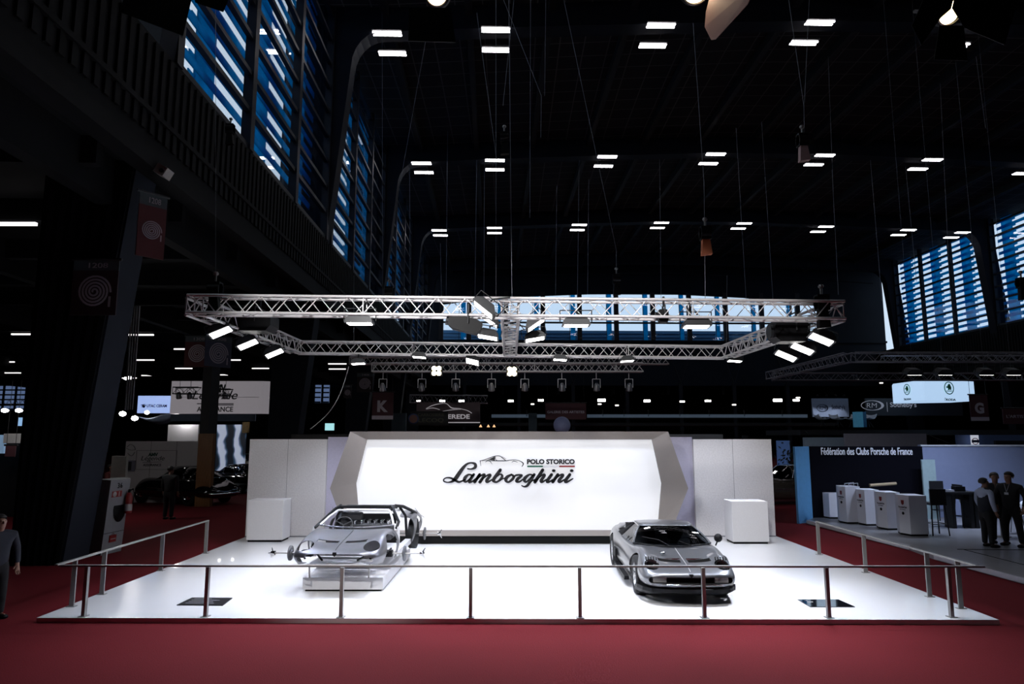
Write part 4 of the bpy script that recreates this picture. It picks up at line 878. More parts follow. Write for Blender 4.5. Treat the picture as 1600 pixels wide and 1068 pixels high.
# ---- the bare aluminium body on its plinth ----
BARE = mat('bare_aluminium', (.175,.175,.195), .36, .95, var=.16, scale=5, bump=.05)
BARE2 = mat('bright_aluminium_tub', (.62,.62,.65), .45, .15, var=.1)
def bare_car():
    t = thing('bare_car_body', 'bare aluminium sports car body with open wheel sides and exposed brake discs, raised on plinth', 'car')
    Hh = .045
    fr = body_mesh([s for s in MS if s[0] < 1.4], BARE, YO, 2, False, (0,7), solid=.012); fr.name = 'front_clamshell'
    cuts = [disc_cut(s*.50, s*1.2, .87, .32, .36) for s in (-1, 1)]
    cuts += [slot_cut(.06,.43,.44,.56), slot_cut(-.43,-.06,.44,.56), grille_cut(.64,.305,.385,.50)]
    cuts += [oval_y(s*.56,.29,.525,.135,.160,radians(52),.40) for s in (-1,1)]
    cuts += [MB().prism([(.62,.0),(.62,.0)], 0, 0)][:0]
    for s in (-1, 1): cuts.append(MB().add([(s*.7,1.08+YO,.50),(s*.7,1.24+YO,.50),(s*.7,1.16+YO,.70),(s*1.0,1.08+YO,.50),(s*1.0,1.24+YO,.50),(s*1.0,1.16+YO,.70)], [(0,1,2),(5,4,3),(0,3,4,1),(1,4,5,2),(2,5,3,0)]))
    cut(fr, cuts); fr.parent = t; fr.data.transform(Matrix.Translation((0,0,Hh)))
    for s in (-1, 1):
        q = body_mesh([st for st in MS if 2.75 < st[0]], BARE, YO, 2, False, (2,7), mirror=False, solid=.012); q.name = 'rear_wing'
        if s < 0:
            q.data.transform(Matrix.Scale(-1, 4, (1,0,0))); q.data.flip_normals()
        cut(q, [disc_cut(s*.50, s*1.2, 3.37, .32, .38)]); q.parent = t; q.data.transform(Matrix.Translation((s*.02,0,Hh+.03)))
        rl = MB().lathe([(.030,s*.66),(.34,s*.70),(.345,s*.84)], (0,3.37+YO,.32+Hh), 'x', 24); rl.build('wheel_arch_liner', DRK, t)
    def P(x, s, z): return (x, s+YO, z+Hh)
    c = lambda a, m, b, n=8: [tuple((1-u)**2*p+2*u*(1-u)*q+u*u*r for p, q, r in zip(a, m, b)) for u in [i/n for i in range(n+1)]]
    MB().tube(c(P(-.69,1.50,.765), P(0,1.02,.735), P(.69,1.50,.765)), .016, 6).build('scuttle', BARE, t)
    for s in (-1, 1):
        MB().tube([P(s*.69,1.50,.765), P(s*.60,1.79,.90), P(s*.505,2.05,1.0)], .022, 7).build('windscreen_pillar', BARE2, t)
        MB().tube([P(s*.505,2.05,1.0), P(s*.55,2.4,1.06), P(s*.64,2.8,1.0), P(s*.74,3.15,.88), P(s*.80,3.5,.76)], .035, 7).build('roof_side_frame', K, t)
        MB().tube([P(s*.76,1.42,.72), P(s*.74,1.75,.80), P(s*.56,2.1,1.04), P(s*.50,2.2,1.08)], .028, 7).build('door_glass_frame', K, t)
        MB().box(min(s*.68,s*.80), max(s*.68,s*.80), 1.3+YO, 2.9+YO, .17+Hh, .27+Hh).build('side_sill', BARE2, t)
        MB().tube([P(s*.80,1.42,.36), P(s*.79,1.44,.74)], .03, 6).build('hinge_post', BARE2, t)
        MB().tube([P(s*.74,2.7,.36), P(s*.70,2.75,.80), P(s*.58,2.72,1.0)], .03, 6).build('rear_post', K, t)
        MB().tube([P(s*.30,.35,.28), P(s*.62,.8,.45), P(s*.62,1.2,.6)], .018, 6).build('front_subframe', K, t)
        MB().tube([P(s*.55,.2,.34), P(s*.74,.7,.36), P(s*.70,1.25,.34)], .02, 6).build('suspension_arm', K, t)
        sk = MB(); 
        for k in range(5): sk.tube([P(s*(.86+.012*k),2.95+.1*k,.95-.05*k), P(s*(.92+.01*k),3.2+.1*k,.78-.03*k)], .006, 4)
        sk.tube([P(s*.86,2.95,.95), P(s*.91,3.35,.74)], .006, 4).tube([P(s*.91,3.15,.80), P(s*.96,3.6,.66)], .006, 4); sk.build('wire_cage', CHR, t)
    MB().tube(c(P(-.505,2.05,1.0), P(0,1.86,1.035), P(.505,2.05,1.0)), .022, 7).build('roof_front_rail', BARE2, t)
    MB().tube(c(P(-.50,2.2,1.06), P(0,2.1,1.08), P(.50,2.2,1.06)), .03, 7).build('roof_hoop', K, t)
    MB().box(-.50,.50,2.78+YO,2.84+YO,.62+Hh,.84+Hh).build('bulkhead', K, t)
    MB().box(-.52,.58,2.76+YO,2.80+YO,.90+Hh,.955+Hh).build('bulkhead_rail', BARE2, t)
    MB().box(-.52,.52,2.80+YO,2.86+YO,.955+Hh,1.03+Hh).build('rear_window_frame', K, t)
    MB().box(-.62,.62,1.35+YO,2.75+YO,.17+Hh,.20+Hh).build('cabin_floor', BARE2, t)
    MB().box(-.50,.50,.2+YO,.9+YO,.20+Hh,.24+Hh).build('front_tub', BARE2, t)
    MB().box(-.50,.50,1.25+YO,1.3+YO,.20+Hh,.50+Hh).build('front_bulkhead', mat('tub_grey', (.25,.25,.27), .4, .6), t)
    for s in (-1,): seat(s*.33, 2.15+YO, .36+Hh-.1, t, K)
    steer(-.30, 1.70+YO, .74+Hh, t)
    cl = MB(); cl.tube([(0, y+YO, z+Hh+.004) for y, z in zip([.06,.12,.28,.5,.87,1.15,1.25], [.507,.527,.558,.592,.638,.678,.697])], .004, 4); cl.build('hood_seam', K, t)
    en = MB().box(-.30,.50,2.2+YO,2.6+YO,.35+Hh,.66+Hh).build('engine', mat('engine_dark', (.05,.05,.055), .4, .6), t)
    for r in range(2):
        for k in range(6): MB().lathe([(.022,0),(.022,.07),(.036,.10),(.030,.10),(.018,.07)], (-.22+.13*k, 2.28+YO+.16*r, .66+Hh), 'z', 10).build('intake_trumpet', CHR, en)
    MB().prism([(-.035,.405),(0,.37),(.035,.405),(.03,.45),(-.03,.45)], YO-.02, YO+.0).xf(Matrix.Translation((0,.02,Hh+.035))).build('badge', K, t)
    # brake discs with hubs pulled outward on their axles
    for y in (.87, 3.37):
        for s in (-1, 1):
            z = .315+Hh; x1 = .86 if y < 2 else .84; R_ = .145
            ax = MB().cyl((s*.45,y+YO,z),(s*1.32,y+YO,z),.014).build('axle', STEEL, t)
            MB().lathe([(.03,s*1.0),(R_,s*1.0),(R_,s*1.025),(.03,s*1.025)], (0,y+YO,z), 'x', 24).lathe([(.03,s*.98),(.07,s*.98),(.07,s*1.0)], (0,y+YO,z), 'x', 16).build('brake_disc', mat('cast_iron', (.09,.09,.10), .5, .7), ax)
            sp = MB().lathe([(.045,s*1.29),(.035,s*1.36),(0,s*1.37)], (0,y+YO,z), 'x', 10)
            for q in range(3): a = 2*pi*q/3+.9; sp.cyl((s*1.32,y+YO,z),(s*(1.32+.05),y+YO+.10*cos(a),z+.115*sin(a)),.02,.008,6)
            sp.build('spinner', CHR, ax)
            MB().box(min(s*.62,s*.80), max(s*.62,s*.80), y-.06+YO, y+.06+YO, z-.06, z+.06).build('hub_carrier', K, t)
    for x in (-.50,.50):
        for y in (.35, 2.9): MB().cyl((x,y+YO,.0),(x*1.03,y+YO,.26+Hh-.05),.014,n=6).build('support_leg', STEEL, t)
    return t
BX, BY = -2.93, 12.28
PL = thing('car_plinth', 'low grey white plinth under the bare aluminium body', 'plinth', (-2.87, 13.95, PZ))
MB().box(-.68+.03,.68-.03,-1.62+.03,1.62-.03,0,.035).build('base', K, PL)
MB().box(-.69,.69,-1.63,1.63,.035,.235).build('body', mat('plinth_grey', (.72,.71,.74), .5, var=.05), PL)
bc = bare_car(); place(bc, (-2.85, BY+1.60, PZ+.265), radians(-1.2)); bc.scale = (1, 1, .9)
# ======================= RIGHT: CLUB STAND =======================
FLG = mat('grey_wood_floor', (.20,.20,.215), .35, var=.3, scale=1.2)
LAV = mat('lavender_wall', (.23,.27,.42), .8, var=.05)
BLUEP = mat('light_blue_panel', (.12,.36,.66), .6)
CZ0 = .12
A0 = atZ(1265,812,CZ0); A1 = atZ(1425,851,CZ0)
tpf = MB(); P_ = [(9.72,22.4),(9.55,15.35),(16.5,15.9),(19.5,22.4)]
q_ = [atZ(1262,812,CZ0), atZ(1423,852,CZ0), atZ(1462,866,CZ0), atZ(1660,918,CZ0)]
poly = [(q.x, q.y) for q in q_]+[(22, 11.5), (24, 23.2), (10.2, 23.2)]
def slab(poly, z0, z1): n = len(poly); return MB().add([(x,y,z0) for x,y in poly]+[(x,y,z1) for x,y in poly], [tuple(range(n))[::-1], tuple(range(n,2*n))]+[(i,(i+1)%n,n+(i+1)%n,n+i) for i in range(n)])
cs = thing('club_platform', 'low grey wooden platform of the club stand at the right', 'platform', (12,18,0))
slab(poly, 0, CZ0).build('deck', FLG, cs, world=True)
def edge(a, b, w=.05): a=Vector(a); b=Vector(b); d=(b-a).normalized(); n=Vector((d.y,-d.x,0))*w; return MB().add([a,b,b+n,a+n]+[p+Vector((0,0,-.10)) for p in (a,b,b+n,a+n)], [(0,1,2,3),(7,6,5,4),(0,4,5,1),(1,5,6,2),(2,6,7,3),(3,7,4,0)])
for a, b in ((q_[0], q_[1]), (q_[2], q_[3])):
    edge((a.x,a.y,CZ0+.005), (b.x,b.y,CZ0+.005)).build('edge_strip', mat('edge_pale', (.42,.42,.48), .5), cs, world=True)
l_ = MB(); a=atZ(1496,858,CZ0+.002); b=atZ(1640,859,CZ0+.002); l_.tube([a,b], .012, 4); a=atZ(1505,858,CZ0+.002); b=atZ(1600,882,CZ0+.002); l_.tube([a,b], .010, 4); l_.build('floor_trim', K, cs, world=True)
# black back wall with the club name; blue side cheek; lavender wall to the right
zt = atY(1262,697,22.6).z
bw = thing('club_wall', 'black club wall with white lettering above the printed plinths', 'display wall', (12,22.6,0))
xa = atY(1264,700,22.6).x; xb = atY(1441,700,22.6).x
MB().box(xa, xb, 22.6, 22.8, CZ0, zt).build('panel', mat('black_wall_panel', (.004,.004,.007), .9, spec=.04), bw, world=True)
a = atY(1282,700,22.6); b = atY(1425,709,22.6)
text('lettering', 'Fédération des Clubs Porsche de France', b.x-a.x, .235, mat('white_letter', (.62,.64,.72), .5, emit=(.7,.75,.9), es=.12), bw, ((a.x+b.x)/2-12, -.02, (a.z+b.z)/2), .02, bold=.008)
xc = atY(1242,700,22.0).x
MB().add([(xa,22.6,0),(xc,22.0,0),(xc,22.0,zt),(xa,22.6,zt),(xa,22.75,0),(xc,22.15,0),(xc,22.15,zt),(xa,22.75,zt)], [(3,2,1,0),(4,5,6,7),(0,1,5,4),(1,2,6,5),(2,3,7,6),(3,0,4,7)]).build('side_cheek', BLUEP, bw, world=True, label='bright blue side cheek')
lw = thing('club_wall', 'plain pale lavender wall behind the bar table at the right', 'display wall', (16,22,0))
zt2 = zt+.05
MB().add([(xb,22.6,CZ0),(xb+.6,20.8,CZ0),(xb+.6,20.8,zt2),(xb,22.6,zt2),(xb+.05,22.7,CZ0),(xb+.7,20.9,CZ0),(xb+.7,20.9,zt2),(xb+.05,22.7,zt2)], [(3,2,1,0),(4,5,6,7),(0,1,5,4),(1,2,6,5),(2,3,7,6),(3,0,4,7)])
MB().box(xb, 23.5, 22.7, 22.85, CZ0, zt2).build('panel', LAV, lw, world=True)
MB().box(xb, 23.5, 22.66, 22.7, zt2-.05, zt2).build('top_trim', mat('trim_white', (.6,.62,.68), .5), lw, world=True)
a = atY(1449,718,22.0); b = atY(1468,760,22.0)
lf = thing('light_panel', 'tall pale green leaning panel between black wall and bar table', 'panel', ((a.x+b.x)/2, 22.2, CZ0))
MB().box(-.22,.20,0,.06,0,a.z-CZ0).build('board', mat('pale_green_panel', (.30,.40,.42), .4), lf)
# rolled tube on the black wall
a = atY(1359,758,22.2); b = atY(1400,755,22.2); sh = thing('wall_shelf', 'thin pale wooden tube shelf on the black club wall', 'shelf', a)
MB().cyl((0,0,0), b-a, .05, n=12).build('tube', mat('pale_wood', (.35,.27,.17), .6), sh)
for u in (.2,.8): q = (b-a)*u; MB().cyl((q.x,.04,q.z),(q.x,.40,q.z),.012).build('bracket', K, sh)
# plinths, wedge plan, with small crest and club lettering
PW = mat('white_plinth', (.60,.61,.68), .6, var=.03)
RED_ = mat('crest_red', (.16,.01,.01), .5)
def cplinth(x0, xm, x1, yb, yt, lab, logo=True):
    """px: left edge, front corner, right edge, bottom y of corner, top y"""
    m_ = atZ(xm, yb, CZ0); hgt = atY(xm, yt, m_.y).z-CZ0
    def onray(px, Y): q = atY(px, yb, Y); return q.x
    yl = m_.y+.35; yr = m_.y+.02
    P = [(onray(x0, yl), yl), (m_.x, m_.y), (onray(x1, yr), yr), (onray(x1, yr)+.05, yr+(.6 if logo else .4)), (onray(x0, yl)+.12, yl+(.35 if logo else .12))]
    t = thing('club_plinth', lab, 'plinth', (m_.x, m_.y+.3, CZ0))
    cx = sum(p[0] for p in P)/5; cy = sum(p[1] for p in P)/5
    slab([(cx+(x-cx)*.95, cy+(y-cy)*.95) for x, y in P], CZ0, CZ0+.05).build('base', K, t, world=True)
    slab(P, CZ0+.05, CZ0+hgt).build('body', PW, t, world=True)
    if logo:
        a = Vector((*P[0],0)); b = Vector((*P[1],0)); d = (b-a); w = d.length; d.normalize(); c = a.lerp(b, .42); ang = atan2(d.y, d.x); n = Vector((d.y,-d.x,0))
        M = Matrix.Translation(c+n*.004) @ Matrix.Rotation(ang, 4, 'Z'); z = CZ0+hgt
        MB().prism([(-.05,z-.13),(.05,z-.13),(.045,z-.22),(0,z-.26),(-.045,z-.22)], -.003, 0).xf(M).build('crest', RED_, t, world=True)
        o = text('club_lettering', 'PorscheClub', w*.75, .045, K, t, (0,0,0), .004, ang)
        o.data.transform(Matrix.Translation(c+n*.006+Vector((0,0,z-.31))-Vector(t['_l'])))
        o = text('club_lettering', 'de France', w*.5, .025, K, t, (0,0,0), .004, ang)
        o.data.transform(Matrix.Translation(c+n*.006+Vector((0,0,z-.37))-Vector(t['_l'])))
        MB().lathe([(0,-.004),(.04,-.004),(.04,0)], (0,0,z-.47), 'y', 16).xf(M).build('round_seal', K, t, world=True)
    return t
for a in [(1285,1297,1313,810,770,'widest plain pale plinth at the left end of the club row',False),(1312,1324,1347,818,760,'tall white printed plinth, second from the left in the club row',True),(1342,1354,1377,821,765,'white printed plinth in the middle of the club row',True),(1373,1388,1410,828,769,'white printed plinth, second from the right in the club row',True),(1407,1424,1452,837.5,774,'nearest white printed plinth at the right end of the club row',True)]:
    cplinth(*a)
p = atZ(1337,817,CZ0); t = thing('acrylic_stand', 'clear thin display frame between the tall printed plinths', 'display stand', p)
MB().tube([(-.14,0,0),(-.14,0,1.15),(.14,0,1.18),(.16,0,0)], .008, 5).tube([(-.14,.25,0),(-.14,.25,1.15),(.14,.25,1.18),(.16,.25,0)], .008, 5).build('frame', mat('acrylic_edge', (.45,.48,.52), .3), t)
# bar table and stools
BT = mat('black_furniture', (.006,.006,.008), .5)
a = atZ(1478,822,CZ0); 
t = thing('bar_table', 'long black bar table with papers on it by the lavender wall', 'table', (14.0,20.2,CZ0))
xl = atY(1462,765,20.2).x; xr = atY(1519,768,20.2).x; zt_ = atY(1490,767,20.2).z
MB().box(xl,xr,19.9,20.5,zt_-.06,zt_).build('tabletop', BT, t, world=True)
for x in (xl+.35, xl+.36+.5, xr-.05):
    MB().box(x-.05,x+.05,20.0,20.4,CZ0,zt_-.06).build('leg', BT, t, world=True)
for i, (x, nm, lab, m) in enumerate(((xl+.30,'paper_stack','pale stack of papers at the left end of the bar table',mat('paper_grey', (.35,.36,.42), .6)),(xl+.62,'dark_box','small dark box on the middle of the bar table',K))):
    o = MB().box(-.14,.14,-.10,.10,0,.05 if i == 0 else .14).build(nm, m); o.location = (x,20.15,zt_); tag(o, lab, 'papers' if i == 0 else 'box')
def stool(px, py, h, lab, rz, back=True):
    p = atZ(px, py, CZ0); t = thing('bar_stool', lab, 'bar stool', p, rz)
    for sx_ in (-1, 1):
        for sy_ in (-1, 1): MB().cyl((sx_*.22,sy_*.22,0),(sx_*.17,sy_*.17,h), .018, n=6).build('leg', BT, t)
    MB().box(-.21,.21,-.21,.21,h,h+.06).build('seat', BT, t); MB().box(-.21,.21,.17,.21,h+.06,h+.42).build('backrest', BT, t)
    MB().tube([(-.2,-.2,.3),(.2,-.2,.3),(.2,.2,.3),(-.2,.2,.3),(-.2,-.2,.3)], .012, 5).build('footrest', BT, t)
stool(1463,835,.78,'black high backed bar stool before the bar table, back to the viewer', pi)
stool(1511,823,.78,'black bar stool at the right end of the bar table', radians(90)); stool(1473,812,.76,'black bar stool half hidden behind the bar table', 0)
def chair(px, py, lab, rz, m):
    p = atZ(px, py, CZ0); t = thing('shell_chair', lab, 'chair', p, rz)
    rows = [[(x*.22*(1-.1*abs(v-.5)), y, z+.05*x*x) for x in (-1,-.5,0,.5,1)] for v, (y, z) in enumerate(((-.24,.46),(-.1,.43),(.1,.43),(.20,.50),(.25,.66),(.27,.80)))]
    MB().grid(rows).build('shell', m, t, solid=.015)
    for sx_ in (-1, 1):
        for sy_ in (-1, 1): MB().cyl((sx_*.20,sy_*.2,0),(sx_*.12,sy_*.12,.43), .012, n=6).build('leg', STEEL, t)
WS = mat('white_shell', (.55,.58,.66), .4)
chair(1520,822,'white shell chair between the bar table and the man in a waistcoat', radians(70), WS); chair(1587,833,'pale shell chair behind the man with a badge', radians(-60), WS)
p = atZ(1566,838,CZ0); t = thing('side_table', 'small light round table behind the three men', 'table', p); MB().lathe([(0,.70),(.35,.70),(.35,.73),(0,.73)], n=24).build('tabletop', WS, t); MB().cyl((0,0,0),(0,0,.7),.03).lathe([(0,0),(.2,0),(.2,.02),(0,.02)], n=20).build('pedestal', STEEL, t)
# three men
SHB = mat('pale_blue_shirt', (.40,.46,.62), .8)
p = atZ(1545,854,CZ0); person(p, radians(95), 1.62, 'man in dark waistcoat and pale blue sleeves standing with his side to us', NAVY, BLKC, arms=(((-.14,.01,.65),(-.125,-.04,.50)),((.15,-.01,.65),(.13,-.06,.50))), sleeve=SHB, head=(0,-.01), belly=1.1)
p = atZ(1563,848,CZ0); person(p, radians(-25), 1.72, 'grey haired man in a dark suit, hands behind his back, middle of the three', BLKC, TRS, hair=mat('greying_hair', (.10,.095,.09), .7), arms=(((-.15,.05,.65),(-.06,.09,.54)),((.15,.05,.65),(.06,.09,.54))), shirt=mat('brown_shirt', (.12,.07,.05), .8))
p = atZ(1586,853,CZ0); person(p, radians(-62), 1.76, 'man with badge and lanyard in a black jacket, rightmost of the three', BLKC, TRS, arms=(((-.17,.0,.65),(-.14,-.04,.52)),((.17,.0,.65),(.15,-.03,.52))), legs=(((-.075,-.02,.285),(-.10,.02,.04)),((.07,-.01,.285),(.085,.0,.04))), lanyard=True, belly=1.15)
# ---- behind the club stand ----
def panel(name, x0, y0, x1, y1, Y, m, lab, cat, th=.12, ground=False):
    a = atY(x0, y0, Y); b = atY(x1, y1, Y); t = thing(name, lab, cat, ((a.x+b.x)/2, Y, 0 if ground else b.z)); z0 = 0 if ground else b.z
    MB().box(a.x, b.x, Y, Y+th, z0, a.z).build('board', m, t, world=True); t['_b'] = (a.x, b.x, Y, z0, a.z); return t
GB = mat('glow_blue_wall', (.10,.16,.34), .6); LG = mat('lilac_grey_wall', (.26,.26,.32), .7)
panel('stand_wall', 1320,677,1449,700,27,LG,'lilac grey back stand wall above the black club wall','wall panel',ground=True)
panel('stand_wall', 1495,679,1760,700,27.2,GB,'deep blue stand wall at the right carrying a round sign','wall panel',ground=True)
panel('stand_wall', 1256,683,1320,694,28,mat('pale_blue_low', (.25,.33,.42), .6),'narrow pale blue tiled wall behind the club wall','wall panel',ground=True)
panel('stand_wall', 1556,688,1760,700,25.5,DARKW,'dark low screen before the deep blue wall at the right edge','wall panel',ground=True)
st = thing('staircase', 'black metal staircase railing behind the lavender wall', 'staircase', atY(1470,690,26.5))
m = MB(); a = atY(1449,679,26.5); b = atY(1500,700,26.5); m.tube([a, b], .03, 5); m.tube([a+Vector((0,0,-.45)), b+Vector((-.3,0,-.3))], .04, 5)
for k in range(14): u = k/13; q = a.lerp(b, u); m.cyl(q, q+Vector((0,0,-.6)), .012, n=4)
m.build('railing', K, st, world=True)
t = thing('round_sign', 'small white board with a red ringed round emblem on the blue wall', 'sign', atY(1524,691,26.9)); a = atY(1518,679,26.9); b = atY(1531,694,26.9); w = (b.x-a.x)/2; h = (a.z-b.z)/2
MB().box(-w,w,0,.05,-h,h+.1).build('board', mat('sign_white', (.7,.72,.8), .5, emit=(.8,.85,1), es=.5), t)
MB().lathe([(w*.72,-.01),(w*.9,-.01),(w*.9,0),(w*.72,0)], (0,0,.05), 'y', 24).build('ring', mat('sign_red', (.4,.02,.02), .5), t); MB().box(-w*.95,w*.95,-.015,0,-.0,.10).build('bar', mat('sign_navy', (.03,.03,.12), .5), t)
# hanging two faced light box with green round emblem
SKB = mat('lit_blue_white_box', (.8,.85,.95), .5, emit=(.50,.72,1.0), es=.82)
GRN = mat('emblem_green', (.02,.34,.15), .5)
A_ = atY(1395.5,599,34); Cc = atY(1443,593,31.5); D_ = atY(1521,594,32.5); zb = atY(1443,624.5,31.5).z; 
t = thing('hanging_light_box', 'large hanging pale blue light box with green round emblems on its faces', 'sign', (Cc.x, 33, zb))
zt3 = Cc.z
poly = [(A_.x,A_.y),(Cc.x,Cc.y),(D_.x,D_.y),(D_.x-.2,D_.y+1.6),(A_.x+.6,A_.y+1.2)]
slab(poly, zb, zt3).build('box', SKB, t, world=True)
def face_logo(a, b, u, zc, R, mirror=False):
    a = Vector((*a,0)); b = Vector((*b,0)); d = (b-a).normalized(); n = Vector((d.y,-d.x,0)); c = a.lerp(b, u)+n*.02; ang = atan2(d.y, d.x); M = Matrix.Translation(c+Vector((0,0,zc))) @ Matrix.Rotation(ang, 4, 'Z')
    MB().lathe([(R*.86,-.01),(R,-.01),(R,0),(R*.86,0)], axis='y', n=32).xf(M).build('emblem_ring', GRN, t, world=True)
    w_ = MB(); w_.prism([(x*R, z*R) for x, z in ((-.62,-.42),(.62,-.42),(.55,-.52),(-.55,-.52))], -.012, 0)
    w_.prism([(x*R, z*R) for x, z in ((-.62,.05),(-.2,.0),(-.25,-.3),(.05,-.32),(.1,-.1),(.25,-.32),(.42,-.3),(.45,.15),(.2,.62),(.0,.66),(-.15,.5),(-.38,.42),(-.2,.3),(-.5,.25))], -.012, 0)
    w_.xf(M).build('emblem', GRN, t, world=True)
    o = text('lettering', 'ŠKODA', R*2.3, R*.42, mat('dark_green_letter', (.01,.05,.03), .5), t, (0,0,0), .01, ang, bold=.03)
    o.data.transform(Matrix.Translation(c+n*.01+Vector((0,0,zc-R*1.75))-Vector(t['_l'])))
face_logo((A_.x,A_.y),(Cc.x,Cc.y), .47, atY(1419,608,32.8).z, .26); face_logo((Cc.x,Cc.y),(D_.x,D_.y), .48, atY(1480,606,32).z, .30)
# other signs at the right
MAR = mat('maroon_banner', (.075,.022,.030), .7, var=.1)
DIMW = mat('banner_print_grey', (.55,.50,.56), .7)
def banner(x0, y0, x1, y1, Y, lab, letter=None, rz=0, strip=True, m=None, name='banner', sub=None, head=True):
    a = atY(x0, y0, Y); b = atY(x1, y1, Y); w = b.x-a.x; h = a.z-b.z; t = thing(name, lab, 'banner', ((a.x+b.x)/2, Y, (a.z+b.z)/2), rz)
    MB().box(-w/2,w/2,0,.03,-h/2,h/2).build('cloth', m or MAR, t); MB().cyl((-w/2-.05,.015,h/2),(w/2+.05,.015,h/2),.03).build('pole', KM, t)
    for s in (-1, 1): MB().cyl((s*w*.45,.015,h/2),(s*w*.45,.015,min(h/2+2.0, 8.9-t.location.z)),.008,n=4).build('hanger', KM, t)
    if letter: text('lettering', letter, w*(.5 if len(letter) == 1 else .9), h*(.42 if len(letter) == 1 else .16), DIMW, t, (0,-.005,-.02*h), .01, 0, bold=.05)
    if strip: MB().box(-w/2,w/2,-.004,0,-h/2,-h/2+h*.14).build('bottom_strip', DIMW, t)
    if head: text('small_print', 'HALL' if False else sub, w*.26, h*.07, DIMW, t, (-w*.3,-.005,h*.42), .006, 0, bold=.02) if sub else None
    return t
banner(1514,616,1546,657,30,'maroon hanging banner with a large grey G at the right','G')
t = banner(1566,637,1640,662,30,'dark red low banner at the right edge below the light box',None,strip=False); text('lettering',"L'ARTISTE PEINTRE",1.9,.13,DIMW,t,(.1,-.005,-.02),.01)
# auction stand: long dark wall and a small lit one
p_ = panel('auction_wall', 1352,622,1505,649,36,mat('navy_black_panel', (.008,.009,.016), .5),'long dark auction wall with white oval monogram and lettering','sign'); bx = p_['_b']
WL = mat('white_print', (.62,.60,.66), .5, emit=(.7,.7,.8), es=.10)
def oval(t, cx, cz, rx, rz_, Y, m, th=.18):
    o = MB(); n = 40; P = [(cx+rx*cos(2*pi*i/n), cz+rz_*sin(2*pi*i/n)) for i in range(n)]; Q = [(cx+rx*(1-th*1.15*(.45+.55*max(0,cos(2*pi*i/n-.3))))*cos(2*pi*i/n)-rx*.03, cz+rz_*(1-th*(.5+.5*abs(cos(2*pi*i/n))))*sin(2*pi*i/n)) for i in range(n)]
    for i in range(n): j = (i+1) % n; o.prism([P[i],P[j],Q[j],Q[i]], Y-.02, Y)
    o.build('oval_ring', m, t, world=True)
a = atY(1363,633,36); oval(p_, a.x, a.z, .60, .26, 36, WL)
text('monogram', 'RM', .54, .24, WL, p_, (a.x-.04-p_['_l'][0], -.02, a.z-p_['_l'][2]), .01, shear=.1, bold=-.01)
a = atY(1390,628,36); b = atY(1432,638,36); text('lettering', "Sotheby's", b.x-a.x, a.z-b.z, WL, p_, ((a.x+b.x)/2-p_['_l'][0], -.02, (a.z+b.z)/2-p_['_l'][2]), .01, bold=.012)
a = atY(1385.5,628,36); MB().box(a.x-.01,a.x+.01,35.98,36,a.z-.5,a.z).build('divider', WL, p_, world=True)
p_ = panel('auction_sign', 1269,622,1327,651,37,mat('lit_lilac_blue', (.30,.36,.50), .6),'small spot lit blue white sign with dark oval monogram','sign')
DN = mat('navy_print', (.01,.015,.04), .5); a = atY(1285,637,37); oval(p_, a.x, a.z, .31, .20, 37, DN)
text('monogram', 'RM', .33, .2, DN, p_, (a.x-p_['_l'][0], -.02, a.z-p_['_l'][2]), .01, shear=.1)
a = atY(1299,632,37); b = atY(1320,641,37); text('lettering', "Sotheby's", b.x-a.x, a.z-b.z, DN, p_, ((a.x+b.x)/2-p_['_l'][0], -.02, (a.z+b.z)/2-p_['_l'][2]), .01)
for i, x in enumerate((1277,1292,1306,1319)):
    p = atY(x, 620, 36.3); t = thing('spot_lamp', 'tiny spot lamp over the small blue sign, %s from the left' % ORD[i], 'spotlight', p); MB().lathe([(.0,0),(.06,0),(.05,.14),(0,.14)], n=10).build('can', K, t)
    l = bpy.data.lights.new('sign_spot', 'SPOT'); l.energy = 26; l.spot_size = radians(60); l.spot_blend = .6; l.shadow_soft_size = .04; l.color = (.85,.9,1); lo = bpy.data.objects.new('sign_spot', l); C.objects.link(lo); lo.parent = t; lo.location = (0,0,-.02); lo.rotation_euler = (radians(28),0,0)
# upper gallery beam with posts across the rear, white shell chairs and a blue cabinet on it
gy = 48; a = atY(560,650,gy); b = atY(1262,650,gy)
t = thing('gallery', 'long blue grey gallery edge crossing behind the white panel', 'gallery', ((a.x+b.x)/2, gy, 0))
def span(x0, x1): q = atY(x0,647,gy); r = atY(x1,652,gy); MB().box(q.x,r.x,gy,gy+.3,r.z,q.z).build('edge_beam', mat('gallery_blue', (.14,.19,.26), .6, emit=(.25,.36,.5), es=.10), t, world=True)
span(768,826); span(839,856); span(918,1262)
for x in (823,884,942,975,1013,1062,1108,1163,1222): q = atY(x,641,gy); MB().box(q.x-.03,q.x+.03,gy,gy+.06,q.z-.4,q.z+.05).build('rail_post', KM, t, world=True)
MB().box(atY(680,0,gy).x, atY(1270,0,gy).x, gy+.3, gy+4, 3.4, 3.6).build('gallery_deck', DARKW, t, world=True)
for i, (x, y, rz) in enumerate(((1285,657,90),(1310,657,20),(1334,657,-60),(1357,657,-60))):
    p = atY(x, y+10, 35); t = thing('lounge_chair', 'white shell lounge chair under the small blue sign, %s from the left' % ORD[i], 'chair', p, radians(rz))
    rows = [[(u*.3, y_, z_+.06*u*u) for u in (-1,-.5,0,.5,1)] for y_, z_ in ((-.3,.42),(-.1,.36),(.12,.37),(.24,.48),(.30,.60))]; MB().grid(rows).build('shell', WS, t, solid=.02)
    for q in range(4): a_ = q*pi/2+.8; MB().cyl((0,0,.38),(.22*cos(a_),.22*sin(a_),0),.012,n=5).build('leg', KM, t)
